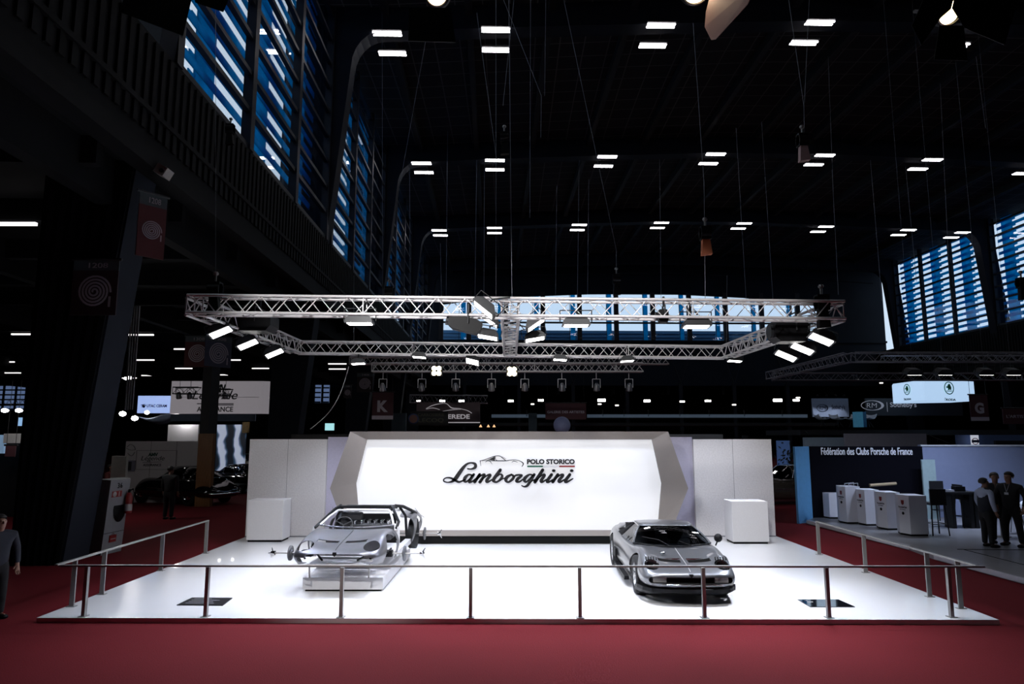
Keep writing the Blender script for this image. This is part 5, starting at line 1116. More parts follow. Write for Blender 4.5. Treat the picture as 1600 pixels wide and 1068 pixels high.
p = atY(1347,667,34); t = thing('blue_cabinet', 'bright blue tall cabinet beside the long auction wall', 'cabinet', p); MB().box(-.23,.08,0,.4,0,.75).build('front', mat('cabinet_blue', (.08,.32,.50), .5, emit=(.1,.4,.65), es=.12), t); MB().box(.10,.24,0,.4,0,.75).build('side_door', mat('cabinet_blue_dark', (.05,.22,.42), .5), t)
# mezzanine deck that carries them
t = thing('mezzanine', 'dark mezzanine platform under the auction walls', 'platform', (14,36,0)); q = atY(1250,668,33.5); MB().box(q.x, 30, 33.5, 38, q.z-.35, q.z-.1).build('deck', DARKW, t, world=True)
for x in (11.5,17,23,29): MB().box(x-.12,x+.12,34,34.25,0,q.z-.35).build('column', DARKW, t, world=True)
# row of rear hall lamps
for i, (x, y, s_) in enumerate(((618,626,1.0),(654,626,.6),(691,626,.8),(721,626,.8),(798,626,.8),(845,625,.8),(832,631,.5),(940,625,1.1),(937,631,.5),(1011,626,.9),(1066,627,.7),(1106,626,.8),(1215,625,1.2),(1244,625,.8),(1147,632,.5),(964,633,.5),(1339,593,.3),(1377,598,.4),(1581,625,.5),(1247,621,.5))):
    p = atY(x, y, 70); o = MB().box(-.34*s_,.34*s_,-.1,.1,-.12*s_,.12*s_).build('hall_lamp', LENS if s_ > .75 else DIML); o.location = p
    tag(o, 'far hall lamp, end wall, %s from the left' % (ORD[i] if i < 16 else ['seventeenth listed','left one above the blue sign,','right one above the blue sign,','nineteenth','twentieth','twenty first','lowest one beside the G banner,','small one above the blue gap,'][i-16]), 'lamp', 'row of far hall lamps')

for i, x in enumerate((1426,1474,1538,1580)):
    p = atY(x, 584, 19.6); o = put_flood(p, (0, 18), 'dim flood light above the club stand, %s from the left' % ORD[i], .26, None, 130, .8, 'floods above the club stand')
    for ch in o.children:
        if ch.type == 'LIGHT': ch.data.color = (.62,.74,1.0)
    cable_line([p, Vector((p.x, p.y, 8.9 if p.x > 60 else 22.9))], 'lamp_cable', 'thin cable holding the club stand flood light, %s from the left' % ORD[i], 'cable', .0025)
# ======================= LEFT SIDE =======================
# black drape over the front of the nearest frame leg
def legx(z): return -9.15+.104*z
t = thing('pillar_drape', 'tall black cloth drape covering the front of the big left frame leg', 'drape', H((-9.9,15.35,0)), HA)
m = MB()
zs = [0,2,4,6,8,10.5]; n = 14
for k in range(len(zs)-1):
    for i in range(n):
        def q(i, z, d): u = i/n; return (-10.2+(legx(z)-.02+10.2)*u-(-9.9), d-.03*(i%2), z)
        a, b, c, d = q(i,zs[k],0), q(i+1,zs[k],0), q(i+1,zs[k+1],0), q(i,zs[k+1],0)
        e, f, g, h = [(p[0], p[1]+.05, p[2]) for p in (a,b,c,d)]
        m.add([a,b,c,d,e,f,g,h], [(0,1,2,3),(7,6,5,4),(0,4,5,1),(2,6,7,3),(0,3,7,4),(1,5,6,2)])
m.build('cloth', mat('black_drape', (.0035,.0035,.0045), .95, spec=.05), t)
SP = mat('spiral_print', (.34,.30,.34), .7)
def spiral(t, cx, cz, R, y, M=None, turns=4.5):
    mb = MB(); N = int(turns*22); pts = []
    for i in range(N+1): a = 2*pi*turns*i/N; r = R*(.10+.90*i/N); pts.append((cx-r*cos(a), cz+r*sin(a), R*.115))
    stroke(mb, pts, lambda x, yy, z: (x, yy, z), y-.008, y, 1)
    mb.box(cx+R*.9, cx+R*1.03, y-.008, y, cz-R*.95, cz-R*.3)
    if M: mb.xf(M)
    mb.build('spiral_print', SP, t)
def sbanner(x0, y0, x1, y1, Y, lab, num='1208', rz=0, red=(.06,.006,.008), dim=1):
    a = atY(x0, y0, Y); b = atY(x1, y1, Y); w = (b.x-a.x)/max(.3, cos(rz)); h = a.z-b.z; t = thing('banner', lab, 'banner', ((a.x+b.x)/2, Y, (a.z+b.z)/2), rz)
    MB().box(-w/2,w/2,0,.03,-h/2,h*.30).build('cloth', mat('banner_red_%s' % str(red[0]), red, .6), t)
    MB().box(-w/2,w/2,0,.03,h*.30,h/2).build('header', mat('banner_header', (.045,.06,.068), .6), t)
    MB().cyl((-w/2-.05,.015,h/2),(w/2+.05,.015,h/2),.03).build('pole', KM, t)
    text('number', num, w*.42, h*.09, SP, t, (w*.05,-.006,h*.39), .01, 0)
    spiral(t, 0, -h*.08, min(w, h)*.36, -.002)
    return t
sbanner(116,405,180,492,15.0,'dark spiral banner hanging on the black draped leg','1208',0,(.022,.006,.008))
p = atY(238,350,17.0); sb = sbanner(228,303,247,402,14.9,'red banner numbered 1208 with a white spiral, turned edge on beside the leg','1208',radians(52))
sbanner(290,524,327,573,26.7,'maroon spiral banner on the wood clad column','1308')
sbanner(331,524,352,573,26.7,'bluish spiral banner seen beside the maroon one','1308',radians(60),(.03,.03,.06))
sbanner(558,582,582,612,37,'small dark spiral banner high in the background','1408',0,(.012,.006,.008))
sbanner(537,601,549,622,37.5,'smallest dark spiral banner, lower and partly turned','1408',0,(.012,.006,.008))
# cabinet with fire equipment
CB = mat('cabinet_grey', (.20,.20,.215), .7, var=.08)
q0 = atZ(143,866,0); q1 = atZ(157,868,0); q2 = atZ(189,860,0)
fc_ = thing('fire_cabinet', 'tall grey slanted cabinet with fire signs, at the foot of the big leg', 'cabinet', (q1.x, q1.y, 0))
zt = atY(182,750,q1.y).z
P0 = Vector((q1.x, q1.y, 0)); P1 = Vector((q2.x, q2.y, 0)); d = (P1-P0); w = d.length; d.normalize(); back = Vector((-d.y, d.x, 0)); L0 = Vector((q0.x-.25, q0.y+.15, 0))
w = 1.0 if w > 1.3 else w
P1 = P0+d*w; Pb = P1+Vector((-.5,.6,0)); La = P0+Vector((-.52,.30,0))
sl_ = Vector((.11,0,0))
bt = [P0, P1, Pb, La]; tp_ = [p+sl_+Vector((0,0,zt)) for p in bt]
MB().add(bt+tp_, [(3,2,1,0),(4,5,6,7),(0,1,5,4),(1,2,6,5),(2,3,7,6),(3,0,4,7)]).build('body', CB, fc_, world=True)
n_ = Vector((d.y,-d.x,0))
def onf(u, z, o=.0):
    z = z*zt/2.2
    return P0+d*(w*u)+sl_*(z/zt)+n_*o+Vector((0,0,z))
def fpatch(u0, u1, z0, z1, o=.008, mb=None): mb = mb or MB(); a=[onf(u0,z0,o),onf(u1,z0,o),onf(u1,z1,o),onf(u0,z1,o)]; b=[onf(u0,z0,0),onf(u1,z0,0),onf(u1,z1,0),onf(u0,z1,0)]; return mb.add(a+b, [(0,1,2,3),(0,4,5,1),(1,5,6,2),(2,6,7,3),(3,7,4,0)])
FRED = mat('fire_red', (.20,.008,.007), .5); FWH = mat('sign_print_white', (.35,.34,.34), .5)
fpatch(.0,1,.62,.635,.004).build('joint', K, fc_, world=True)
fpatch(.14,.62,1.68,1.86).build('fire_sign', FRED, fc_, world=True)
MB().xf(Matrix()).lathe([(0,-.012),(.06,-.012),(.06,0)], axis='y', n=16).xf(Matrix.Translation(onf(.26,1.77,.008)) @ Matrix.Rotation(atan2(d.y,d.x),4,'Z')).build('round_mark', FWH, fc_, world=True)
fpatch(.46,.50,1.70,1.84,.014).build('flame_mark', FWH, fc_, world=True)
MB().lathe([(0,-.006),(.22,-.006),(.22,0)], axis='y', n=28).xf(Matrix.Translation(onf(.62,1.30,.0)) @ Matrix.Rotation(atan2(d.y,d.x),4,'Z') @ Matrix.Scale(1.35,4,(0,0,1))).build('round_opening', K, fc_, world=True)
fpatch(.30,.62,.34,.55,.02).build('alarm_box', FRED, fc_, world=True); fpatch(.34,.58,.42,.45,.024).build('alarm_print', FWH, fc_, world=True)
MB().tube([onf(.40,.55,.01), onf(.46,.66,.01), onf(.52,.55,.01)], .008, 5).build('alarm_handle', STEEL, fc_, world=True)
for qq, uu in (('3',.40),('6',.54)): text('number', qq, .06, .12, K, fc_, (0,0,0), .01, atan2(d.y,d.x)).data.transform(Matrix.Translation(onf(uu,2.02,.006)-P0))
c = onf(.86,1.36,.10); fe = thing('fire_extinguisher', 'red fire extinguisher hanging on the cabinet corner', 'fire extinguisher', c)
MB().lathe([(0,-.16),(.075,-.16),(.085,-.13),(.085,.22),(.05,.30),(.025,.33),(0,.33)], n=18).build('cylinder', FRED, fe); MB().lathe([(.0865,-.10),(.0865,.06)], n=18).build('label_band', FWH, fe)
MB().lathe([(0,.32),(.03,.32),(.03,.38),(0,.38)], n=10).box(-.02,.10,-.012,.012,.38,.40).build('valve', K, fe); MB().tube([(.03,0,.37),(.10,-.02,.42),(.13,-.02,.30),(.11,-.02,.05)], .012, 6).build('hose', K, fe)
# service pipes and box on the leg
t = thing('camera_box', 'small pale camera housing fixed high on the left leg', 'camera', atY(254,268,15.2)); MB().box(-.13,.13,-.12,.2,-.10,.12).xf(Matrix.Rotation(.5,4,'Y')).build('housing', mat('pale_housing', (.45,.44,.43), .5), t); MB().tube([(0,.1,.1),(-.15,.2,.2),(-.35,.3,.1)], .03, 6).build('arm', KM, t); MB().cyl((.05,-.12,-.02),(.07,-.2,-.05),.05).build('lens', K, t)
for i in range(4): cable_line([atY(206+4*i,478,17.5), atY(196+3.5*i,640,17.5)], 'conduit_pipe', 'grey vertical conduit pipe right of the big leg, %s from the left' % ORD[i], 'pipe', .022, mat('conduit_grey', (.12,.12,.13), .5, .3), 'conduits beside the big leg')
# left hall stands
WP = mat('warm_white_wall', (.60,.57,.58), .7, var=.04)
sw = panel('stand_wall', 197,689,325,800,29,WP,'grey stand wall with dark script lettering behind the black cars','display wall',ground=True); x0_,x1_,Yw,_,zw = sw['_b']
for x in (236,276): q = atY(x,700,Yw); MB().box(q.x-.005,q.x+.005,Yw-.004,Yw,.3,zw).build('joint', K, sw, world=True)
PRN = mat('dark_print', (.03,.03,.035), .6)
def txt(t, s, x0, y0, x1, y1, Y, m, shear=0, bold=.01, d=.01, nm='lettering', off=.01):
    a = atY(x0,y0,Y); b = atY(x1,y1,Y); l = t['_l']; return text(nm, s, b.x-a.x, a.z-b.z, m, t, ((a.x+b.x)/2-l[0], Y-off-l[1], (a.z+b.z)/2-l[2]), d, shear=shear, bold=bold)
txt(sw, 'AMV', 232,707,247,712.5, Yw, mat('green_black_print', (.01,.05,.035), .6), bold=.06); txt(sw, 'Légende', 221,712,257,721, Yw, PRN, .25, .0); txt(sw, 'ASSURANCE', 224,724,252,728, Yw, PRN)
a = atY(223,722,Yw); b = atY(253,721,Yw); MB().tube([(a.x,Yw-.01,a.z),(b.x,Yw-.01,b.z)], .012, 4).build('underline', PRN, sw, world=True)
fr_ = MB(); a = atY(214,703.5,Yw); b = atY(275,733,Yw); fr_.tube([(a.x,Yw-.01,a.z),(b.x,Yw-.01,a.z),(b.x,Yw-.01,b.z),(a.x,Yw-.01,b.z),(a.x,Yw-.01,a.z)], .008, 4).build('thin_frame', PRN, sw, world=True)
ps = panel('poster', 198,719,210,736,28.9,mat('poster_grey', (.20,.20,.26), .6),'small framed poster on the left end of the grey stand wall','poster',th=.03); q = ps['_b']; MB().box(q[0]+.04,q[1]-.14,28.88,28.9,q[3]+.05,q[4]-.05).build('picture', PRN, ps, world=True)
ps = MB(); l_ = thing('line_drawing', 'dark car sketch print above the framed poster', 'sign', atY(205,703,28.97)); f_ = lambda x, y, z: (lambda p: (p.x, y, p.z))(atY(x, z, 29))
for q in ([(199,698,.04),(204,694,.04),(210,697,.04),(212,702,.04)],[(198,700,.04),(205,703,.04),(212,702,.04)],[(200,708,.04),(206,712,.04),(211,706,.04)]): stroke(ps, [(x, z, .5) for x, z, w_ in q], f_, 28.97, 28.995, 4)
ps.build('strokes', PRN, l_, world=True)
wp = panel('stand_wall', 175,712,192,790,21,mat('pale_board', (.42,.42,.38), .7),'narrow pale board standing behind the fire cabinet','wall panel',ground=True)
panel('stand_wall', 263,663,309,689,34,WP,'warm white wall piece above the grey stand wall','wall panel')
# ring shaped hanging sign
Yr = 33; a = atY(266,595,Yr); b = atY(433,650,Yr); cx = (a.x+b.x)/2; R = (b.x-a.x)/2
t = thing('hanging_sign', 'big white rounded hanging sign with script lettering, behind the left columns', 'sign', (cx, Yr+R, b.z+.1)); zt = a.z; zb = b.z+.12
n = 40; vs = []; 
P = [(cx+R*(-1+2*i/14), Yr-.0) for i in range(13)]; P = [(cx-R, Yr+1.0),(cx-R*.97, Yr)]+[(cx-R*.9+ (R*1.55)*i/10, Yr) for i in range(11)]+[(cx+R*.65+R*.35*sin(a_*pi/16), Yr+R*.6*(1-cos(a_*pi/16))) for a_ in range(1,9)]
ww = MB(); m_ = len(P); ww.add([(x,y,z) for z in (zb,zt) for x,y in P]+[(x,y+.08,z) for z in (zb,zt) for x,y in P], [(i,i+1,m_+i+1,m_+i) for i in range(m_-1)]+[(3*m_+i,3*m_+i+1,2*m_+i+1,2*m_+i) for i in range(m_-1)]+[(m_+i,m_+i+1,3*m_+i+1,3*m_+i) for i in range(m_-1)])
SGN = mat('lit_fabric_sign', (.62,.58,.62), .8, emit=(.8,.74,.8), es=.20, var=.03); ww.build('fabric', SGN, t, world=True)
MB().box(P[2][0],P[12][0],Yr-.004,Yr,zt-(zt-zb)*.5,zt-(zt-zb)*.5+.02).build('seam', DIMW, t, world=True)
MB().box(cx-R*.95,cx+R*.6,Yr,Yr+.1,zb-.35,zb-.02).build('lower_band', mat('band_blue', (.10,.14,.20), .6), t, world=True)
txt(t, 'AMV', 330,600,353,613, Yr, mat('green_black_print', (.01,.05,.035), .6), bold=.06); txt(t, 'Légende', 301,610,371,628, Yr, PRN, .3, .005); txt(t, 'ASSURANCE', 308,635,364,643, Yr, PRN, 0, .02)
for dz, x0, x1 in ((0,308,365),(2,340,365)): p = atY(x0,630+dz,Yr); q = atY(x1,630+dz,Yr); MB().box(p.x,q.x,Yr-.02,Yr,q.z-.03,q.z+.01).build('underline', PRN, t, world=True)
st = rigline('rear_truss', 'small dark truss hanging before the white rounded sign, left', [(atY(272,610,30), atY(312,610,30))], KM, .28)
rigline('rear_truss', 'small dark truss hanging before the white rounded sign, right', [(atY(338,613,30), atY(362,613,30))], KM, .28)
for i, x in enumerate((280,297,352)): o = dup(p0); place(o, atY(x, 622, 30), 0, 'spot can under the small dark trusses by the white sign, %s' % ORD[i], 'spots by the rounded sign')
# blue lit sign and glowing small lamps
us = panel('lit_sign', 216,618,264,645,37,mat('lit_blue_sign', (.5,.6,.9), .5, emit=(.40,.55,1.0), es=.75),'glowing blue white rectangular sign left of the rounded sign','sign')
txt(us, 'UTAC CERAM', 230,631.5,261,636, 37, DN, bold=.03, off=.03); f_ = lambda x, y, z: (lambda p: (p.x, y, p.z))(atY(x, z, 37))
m_ = MB(); m_.prism([(220,632),(228,631),(224,634)], 36.95, 36.97, f_); m_.prism([(221,635),(229,632),(226,637)], 36.95, 36.97, f_); m_.build('arrow_mark', DN, us, world=True)
for i, (x, y, Y, s_) in enumerate(((192,646,23,.7),(211,653,23,.7),(230,644,34,.8),(292,652,34,1.0),(203,590,30,.6),(197,591,30,.5),(395,652,36,.5),(355,652,36,.5),(375,653,36,.5),(8,641,20.5,.5),(30,641,20.5,.5),(45,655,50,.6))):
    o = MB().lathe([(0,-.10),(.10*s_,-.10),(.12*s_,0),(.08*s_,.10),(0,.10)], axis='y', n=12).build('stand_lamp', LENS); o.location = atY(x, y, Y)
    if i in (0,1,2,3,9,10):
        l = bpy.data.lights.new('stand_bulb', 'POINT'); l.energy = 22 if i < 2 else 35 if i < 4 else 12; l.shadow_soft_size = .12; lo = bpy.data.objects.new('stand_bulb', l); C.objects.link(lo); lo.parent = o; lo.location = (0,-.25,-.05)
    tag(o, 'small bright stand lamp, left background, %s' % ['beside the big leg','under the glowing blue sign','just right under the blue sign','between blue sign and wood column','top left of the pipes, right one','top left of the pipes, left one','right below the rounded sign','left below the rounded sign','middle below the rounded sign','at the left edge, first','at the left edge, second','above the small blue sign at left'][i], 'lamp', 'bright stand lamps at the left')
cp = thing('patterned_canopy', 'dark wavy chequered canopy under the blue lit sign', 'canopy', atY(255,657,34)); Yc = 34
rows = []
for v in (0, 1): rows.append([tuple(atY(235+62*u+(0 if v else -20), (650+ (8 if v else 0))+4*sin(u*6), Yc+v*1.5)) for u in [i/12 for i in range(13)]])
MB().grid(rows).build('fabric', mat('chequer_dark', (.10,.12,.17), .5, col2=(.01,.01,.015), scale=14), cp, world=True, solid=.05)
# wood clad column with dark shaft
c = thing('clad_column', 'dark hall column with a wooden clad lower part behind the black cars', 'column', (atZ(322,776,0).x, 27.8, 0)); a = atY(309,600,27.2); b = atY(323,600,27.2)
MB().box(a.x,b.x,27.6,28.4,0,8.9).build('shaft', mat('column_dark', (.012,.012,.014), .7), c, world=True)
a = atY(305,677,27.0); b = atY(327,700,27.0); w_ = MB(); zz = a.z; nn = 14
for i in range(nn): u0 = a.x+(b.x-a.x)*i/nn; w_.box(u0, u0+(b.x-a.x)/nn-.012, 27.3, 27.5, 0, zz)
w_.box(a.x, b.x, 27.36, 27.55, 0, zz); w_.build('wood_cladding', mat('orange_wood', (.20,.085,.025), .5, var=.2, scale=3), c, world=True)
# big abstract picture and the white classic car before it
pic = bpy.data.materials.new('abstract_print'); pic.use_nodes = True; n = pic.node_tree.nodes; l = pic.node_tree.links; b_ = n['Principled BSDF']
tcn = n.new('ShaderNodeTexCoord'); wv = n.new('ShaderNodeTexWave'); wv.inputs['Scale'].default_value = .35; wv.inputs['Distortion'].default_value = 9; wv.inputs['Detail'].default_value = 3; l.new(tcn.outputs['Object'], wv.inputs[0])
rp = n.new('ShaderNodeValToRGB'); e_ = rp.color_ramp.elements; e_[0].position = .25; e_[0].color = (.008,.012,.02,1); e_[1].position = .8; e_[1].color = (.55,.62,.80,1); q = e_.new(.55); q.color = (.05,.10,.18,1)
l.new(wv.outputs[0], rp.inputs[0]); l.new(rp.outputs[0], b_.inputs['Base Color']); l.new(rp.outputs[0], b_.inputs['Emission Color']); b_.inputs['Emission Strength'].default_value = .45
panel('picture_wall', 335,663,381,735,38,pic,'large backlit abstract blue and white picture behind the white classic car','picture')
panel('yellow_panel', 379,659,388,676,36,mat('ochre_lattice', (.22,.13,.02), .6, col2=(.03,.02,.01), scale=18),'narrow ochre patterned panel right of the abstract picture','panel')
t = thing('low_stage', 'pale low stage carrying the white classic car', 'platform', (atZ(360,745,.3).x, 33, 0)); MB().box(-3,3.5,-2.2,3,0,.28).build('deck', mat('pale_stage', (.30,.31,.34), .5), t)
# ---- classic cars ----
CST = [(.0,.55,.56,.40,.55,.45,.28,.5),(.10,.68,.70,.50,.74,.48,.24,.62),(.35,.78,.84,.58,.82,.50,.22,.70),(.8,.86,.92,.60,.85,.52,.20,.74),(1.3,.90,.93,.62,.86,.54,.20,.76),(1.8,.90,.90,.66,.86,.54,.20,.77),(2.6,.90,.90,.66,.86,.54,.20,.77),(3.2,.88,.94,.64,.88,.56,.20,.77),(3.7,.82,.90,.60,.86,.56,.22,.74),(4.2,.70,.76,.52,.78,.50,.26,.66),(4.45,.54,.56,.42,.62,.44,.32,.54)]
def classic(name, lab, loc, rz, paint, glass, scale=1.0, y0=-2.2):
    t = thing(name, lab, 'car', loc, rz); t.scale = (scale,)*3
    b = body_mesh(CST, paint, y0); b.name = 'body'; b.parent = t
    cut(b, [MB().cyl((s*.45,y+y0,.33),(s*1.2,y+y0,.33),.37,n=28) for s in (-1,1) for y in (.85,3.45)], DRK)
    def ring(s, z, hw, n=10): return [(hw*cos(pi*i/n), s+y0, z[0]+(z[1]-z[0])*min(1, 1.35*sin(pi*i/n))) for i in range(n+1)]
    rr = [ring(s, (.86, zz), hw) for s, zz, hw in ((1.55,.90,.70),(1.75,1.08,.66),(2.05,1.30,.60),(2.5,1.36,.60),(2.9,1.32,.60),(3.3,1.18,.60),(3.75,.92,.60))]
    MB().grid(rr[2:5]).build('roof', paint, t, solid=.02, sub=1); MB().grid(rr[:3]).build('windscreen', glass, t); MB().grid(rr[4:6]).build('rear_window', glass, t, solid=.01); MB().grid(rr[5:]).build('fastback', paint, t, solid=.02, sub=1)
    for s in (-1, 1):
        MB().add([(s*.61,2.05+y0,.93),(s*.615,2.85+y0,.93),(s*.585,2.75+y0,1.20),(s*.585,2.15+y0,1.20)], [(0,1,2,3)]).build('side_window', glass, t)
        MB().lathe([(0,-.03),(.07,-.02),(.085,.02)], (s*.56,.12+y0,.70), 'y', 18).build('head_lamp', CHR, t)
        MB().lathe([(0,.02),(.05,.015),(.06,0)], (s*.56,4.22+y0,.62), 'y', 14).build('tail_lamp', FRED, t)
        for y in (.85,3.45): wheel(t, s*.74, y+y0, .32, .17, CHR, s)
    for s in (-1, 1):
        MB().tube([(s*.615,2.05+y0,.92),(s*.62,2.85+y0,.92),(s*.59,2.75+y0,1.21),(s*.59,2.15+y0,1.21),(s*.615,2.05+y0,.92)], .014, 5).build('window_trim', CHR, t)
        MB().tube([(s*.855,1.3+y0,.56),(s*.865,2.6+y0,.56)], .014, 5).build('side_strip', CHR, t)
    for yy, z in ((-.05,.40),(4.5,.42)): P = [(-.72,yy+(.35 if yy<1 else -.35)+y0,z),(-.55,yy+(.08 if yy<1 else -.08)+y0,z),(0,yy+y0,z),(.55,yy+(.08 if yy<1 else -.08)+y0,z),(.72,yy+(.35 if yy<1 else -.35)+y0,z)]; MB().tube(P, .035, 7).build('bumper', CHR, t)
    MB().box(-.30,.30,-.02+y0,.06+y0,.42,.60).build('grille', MESHG, t)
    return t
BKP = mat('black_car_paint', (.005,.005,.006), .08, coat=1.0); CREAM = mat('cream_car_paint', (.75,.70,.58), .3, coat=.4, var=.02)
p = atZ(262,789,0); classic('classic_car', 'glossy black classic coupe on the red carpet before the grey stand wall', (p.x+.1, p.y+1.1, 0), radians(-118), BKP, DKG, 1.12)
p = atZ(335,772,0); classic('classic_car', 'second glossy black classic car farther back behind the first', (p.x+.3, p.y+1.6, 0), radians(-118), BKP, DKG, 1.0)
p = atZ(366,744,.28); classic('classic_car', 'cream white rounded classic coupe on the low pale stage', (p.x+.45, p.y+1.9, .28), radians(150), CREAM, DKG, .98)
# stand lamps really lighting the black coupe's shine come from the hall; rope post
t = thing('barrier_post', 'thin black barrier post beside the black cars', 'post', atZ(366,773,0)); MB().cyl((0,0,0),(0,0,.95),.025).lathe([(0,0),(.18,0),(.18,.02),(0,.03)], n=20).build('post', K, t)
# ---- people at the left ----
p = atZ(262,811,0); person(p, radians(170), 1.74, 'person in black with back to us before the black classic coupe', BLKC, TRS)
p = atZ(-14,967,0); person(p, radians(60), 1.55, 'security guard in dark uniform cut by the left edge of the photo', NAVY, TRS, hair=HAIR, arms=(((-.145,-.02,.65),(-.12,-.07,.50)),((.15,.0,.65),(.14,-.05,.49))))
w_ = person(atZ(18,800,0), radians(20), 1.66, 'woman in black with dark hair standing at the dark booth at left', BLKC, TRS, long_hair=True, arms=(((-.14,-.03,.66),(-.10,-.13,.60)),((.16,-.03,.66),(.20,-.14,.66))))
p = atZ(172,800,0); person((p.x-.2,p.y+.2,0), radians(90), 1.72, 'person mostly hidden behind the fire cabinet, only head side showing', mat('dark_red_top', (.10,.015,.015), .8), TRS)
# ---- booths at the far left ----
panel('booth_fascia', 6,677,76,692,22,mat('white_fabric_fascia', (.75,.73,.73), .8),'pale fabric fascia of the dark booth at the left edge','fascia',th=.3)
panel('booth_wall', -60,692,78,790,24,DARKW,'black back wall of the booth at the left edge','wall panel',ground=True)
t = banner(9,695,23,713,21.5,'small maroon sign with pale dot under the pale fascia',None,strip=False,name='booth_sign'); 
panel('booth_poster', 43,696,54,755,23.8,mat('grey_collage', (.12,.12,.13), .6, col2=(.02,.02,.02), scale=7),'tall narrow grey collage poster in the left booth','poster',th=.03)
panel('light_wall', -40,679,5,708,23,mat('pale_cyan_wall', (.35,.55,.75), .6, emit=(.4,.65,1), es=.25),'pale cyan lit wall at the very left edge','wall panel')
t = thing('counter', 'pale patterned counter beside the woman in the left booth', 'counter', atZ(36,792,0)); MB().box(-.4,.7,0,.5,0,.85).build('body', mat('counter_print', (.25,.25,.26), .6, col2=(.03,.03,.03), scale=12), t); MB().box(-.45,.75,-.05,.55,.85,.90).build('worktop', WP, t)
panel('lit_sign', 29,652,44,665,45,mat('lit_cyan_sign', (.4,.6,.9), .5, emit=(.35,.62,1.0), es=.7),'small glowing blue sign between the far left trusses','sign')
panel('lit_sign', 51,642,62,663,44,mat('lit_pale_sign', (.5,.7,.8), .5, emit=(.55,.8,.9), es=.6),'small pale glowing upright sign left of the black drape','sign')
# far windows of the low hall, left
LW = mat('far_window_glow', (.2,.3,.5), .6, emit=(.30,.42,.75), es=.20, col2=(.02,.03,.05), scale=3)
for i, (x0,y0,x1,y1,Y) in enumerate(((-30,602,66,640,80),(492,592,501,629,80),(505,592,514,629,80))):
    a = atY(x0,y0,Y); b = atY(x1,y1,Y); e = bpy.data.objects.new('window_%d' % (20+i), None); C.objects.link(e); e['kind'] = 'structure'
    MB().box(a.x,b.x,Y,Y+.1,b.z,a.z).build('pane', mat('far_window_sky', (.3,.4,.6), .5, emit=(.22,.33,.62), es=.35, var=.6, scale=1.5), e)
    g = MB(); k = 0; z = b.z
    while z < a.z: g.box(a.x,b.x,Y-.1,Y,z,z+.16); z += .55
    x = a.x
    while x < b.x+.01: g.box(x-.1,x+.1,Y-.15,Y,b.z,a.z); x += max(1.4, (b.x-a.x)/(7 if i == 0 else 1))
    g.build('muntins', FRM, e)
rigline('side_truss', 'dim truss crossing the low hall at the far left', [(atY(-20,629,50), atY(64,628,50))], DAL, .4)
# ---- middle background signs ----
banner(582,612,614,655,36,'maroon hanging banner with a large white K','K')
t = banner(852,629,916,655,40,'dark banner reading galerie des artistes behind the white panel',None,strip=False); q = t['_l']; text('lettering','GALERIE DES ARTISTES', 1.95*1.1, .14, DIMW, t, (0,-.006,-.05), .01, bold=.02)
hr = panel('car_sign', 651,628,750,660,34,mat('pinkish_dark_print', (.10,.055,.07), .6, col2=(.012,.010,.012), scale=.9),'dark pink hanging sign with a white car outline and lettering','sign'); Yh = 34
WPR = mat('bright_print', (.6,.55,.6), .5, emit=(.9,.85,.9), es=.25); m_ = MB(); f_ = lambda x, y, z: (lambda p: (p.x, y, p.z))(atY(x, z, Yh))
for q in ([(666,638,.6),(676,633,1.0),(690,630,.7),(698,630.5,.7),(706,637,1.4),(718,638,.8),(730,641,.8),(737,645,.8)],[(666,639,.4),(676,637,.8),(687,639.5,.6)],[(692,642,.3),(706,640,.8),(720,639,.4)]): stroke(m_, q, f_, Yh-.03, Yh-.01, 5)
m_.build('car_outline', WPR, hr, world=True); txt(hr, 'EREDE', 700,647,734,654, Yh, WPR, bold=.02, off=.02)
a = atY(651,659,Yh); b = atY(750,660.5,Yh); MB().box(a.x,b.x,Yh-.02,Yh,b.z,a.z).build('bottom_line', WPR, hr, world=True)
OLV = mat('olive_print', (.055,.055,.035), .6)
lc = panel('dark_sign', 641,642,700,664,31,mat('near_black_panel', (.004,.004,.005), .7),'near black hanging sign with olive lettering and a round blue red emblem','sign')
txt(lc, 'CARROSSERIE', 653,645.5,694,650, 31, OLV, bold=.01, off=.02); txt(lc, 'LECOQ', 654,653,693,660.5, 31, OLV, bold=.0, off=.02)
a = atY(646,654,31); MB().lathe([(.18,-.02),(.24,-.02),(.24,0),(.18,0)], (a.x,30.99,a.z), 'y', 24).build('emblem_ring', mat('navy_ring', (.02,.03,.09), .6), lc, world=True); MB().lathe([(0,-.01),(.18,-.01)], (a.x,30.99,a.z), 'y', 24).build('emblem_disc', mat('rust_disc', (.10,.03,.02), .6), lc, world=True)
o = MB().ball((0,0,0), .42, 20, 14).build('balloon', mat('pale_balloon', (.25,.28,.48), .5)); o.location = atY(878,664,34); tag(o, 'round pale blue balloon showing above the white panel', 'balloon')
s_ = panel('monitor', 508,661,521,672,30,mat('cyan_screen', (.3,.6,.6), .4, emit=(.45,.9,.95), es=.8),'small glowing cyan screen above the left partition','screen')
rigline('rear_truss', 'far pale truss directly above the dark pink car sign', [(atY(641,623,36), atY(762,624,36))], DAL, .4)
panel('low_wall', 455,678,545,690,23,mat('dark_counter', (.02,.02,.022), .6),'dark counter top seen above the left partition','wall panel')
panel('low_wall', 1046,678,1130,690,24,mat('grey_low_wall', (.10,.11,.13), .6),'grey low wall piece seen above the right partition','wall panel')
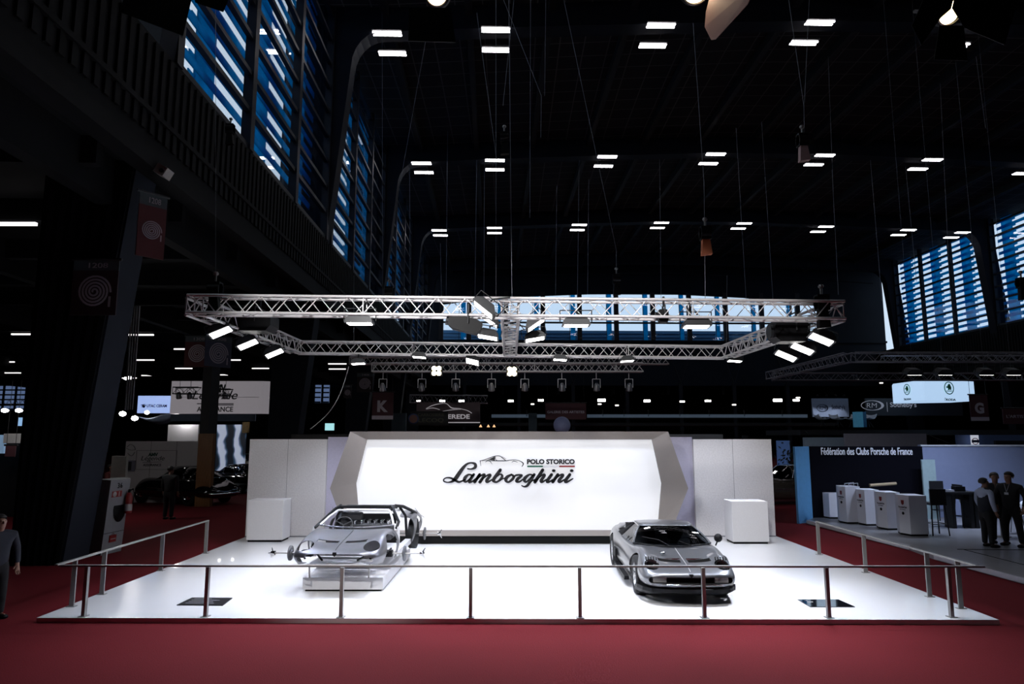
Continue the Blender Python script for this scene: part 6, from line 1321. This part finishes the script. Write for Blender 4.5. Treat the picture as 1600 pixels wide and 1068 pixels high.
for i, x in enumerate((751,763,772)):
    o = MB().lathe([(.02,.14),(.09,0),(.08,0),(.015,.13)], n=14).build('table_lamp', mat('warm_shade', (.8,.5,.3), .6, emit=(1,.6,.3), es=1.0)); o.location = atY(x,667,40); tag(o, 'small warm glowing lamp shade above the panel top, %s of three' % ORD[i], 'lamp', 'warm lamps above the white panel')
for i, (x0, x1, lab) in enumerate(((612,634,'teal grey background column right of the K banner'),(826,839,'teal grey background column left of the artists banner'))):
    a = atY(x0,645,46); b = atY(x1,645,46); o = MB().box(a.x,b.x,46,46.5,0,a.z).build('column', mat('teal_column', (.03,.05,.065), .7)); tag(o, lab, 'column')
# dark V braces of the end bay
o = MB()
VB = [(850,600,905,560),(700,520,770,620)]
for k in range(7):
    x = -3.5+k*6.6; b_ = thing('steel_brace', 'dark slanting V brace under the end windows, %s from the left' % ORD[k], 'brace', H((x,84,9)), HA, 'V braces under the end windows')
    MB().cyl((-1.6,0,4.8),(0,0,0),.09,n=6).cyl((1.6,0,4.8),(0,0,0),.09,n=6).build('bars', HALLB, b_)
for k in range(7):
    x = -3.5+k*6.6; q = H((x, 84, 0)); o = MB().box(-.2,.2,-.2,.2,0,9).build('column', HALLB); o.location = q; tag(o, 'dark steel column under the end wall, %s from the left' % ORD[k], 'column', 'columns under the end wall')
# right background car in the gap
p = atZ(1230,795,0); classic('classic_car', 'dark bronze classic car half seen in the gap right of the partition', (p.x+.9, p.y+2.2, 0), radians(-80), mat('bronze_dark_paint', (.035,.028,.022), .15, coat=.8), DKG, 1.15)
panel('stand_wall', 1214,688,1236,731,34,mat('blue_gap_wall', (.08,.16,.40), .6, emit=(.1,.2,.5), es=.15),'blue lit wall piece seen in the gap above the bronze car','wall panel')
for i, x in enumerate((1214,1236)):
    p = atZ(x,772,0); t = thing('hedge_plant', 'dark leafy bush in the gap behind the bronze car, %s one' % ('left' if i == 0 else 'right'), 'plant', (p.x, 31, 0)); m_ = MB(); rnd = random.Random(i)
    for q in range(160): c_ = Vector((rnd.gauss(0,.28), rnd.gauss(0,.25), 1.5+rnd.gauss(0,.4))); u = Vector((rnd.uniform(-1,1), rnd.uniform(-1,1), rnd.uniform(-1,1))).normalized()*.10; v = u.orthogonal().normalized()*.05; m_.add([c_-u, c_+v, c_+u, c_-v], [(0,1,2,3)])
    m_.build('leaves', mat('dark_leaf', (.008,.016,.010), .7), t); MB().cyl((0,0,0),(0,0,1.3),.05).lathe([(0,0),(.2,0),(.25,.45),(0,.45)], n=16).build('pot', K, t)
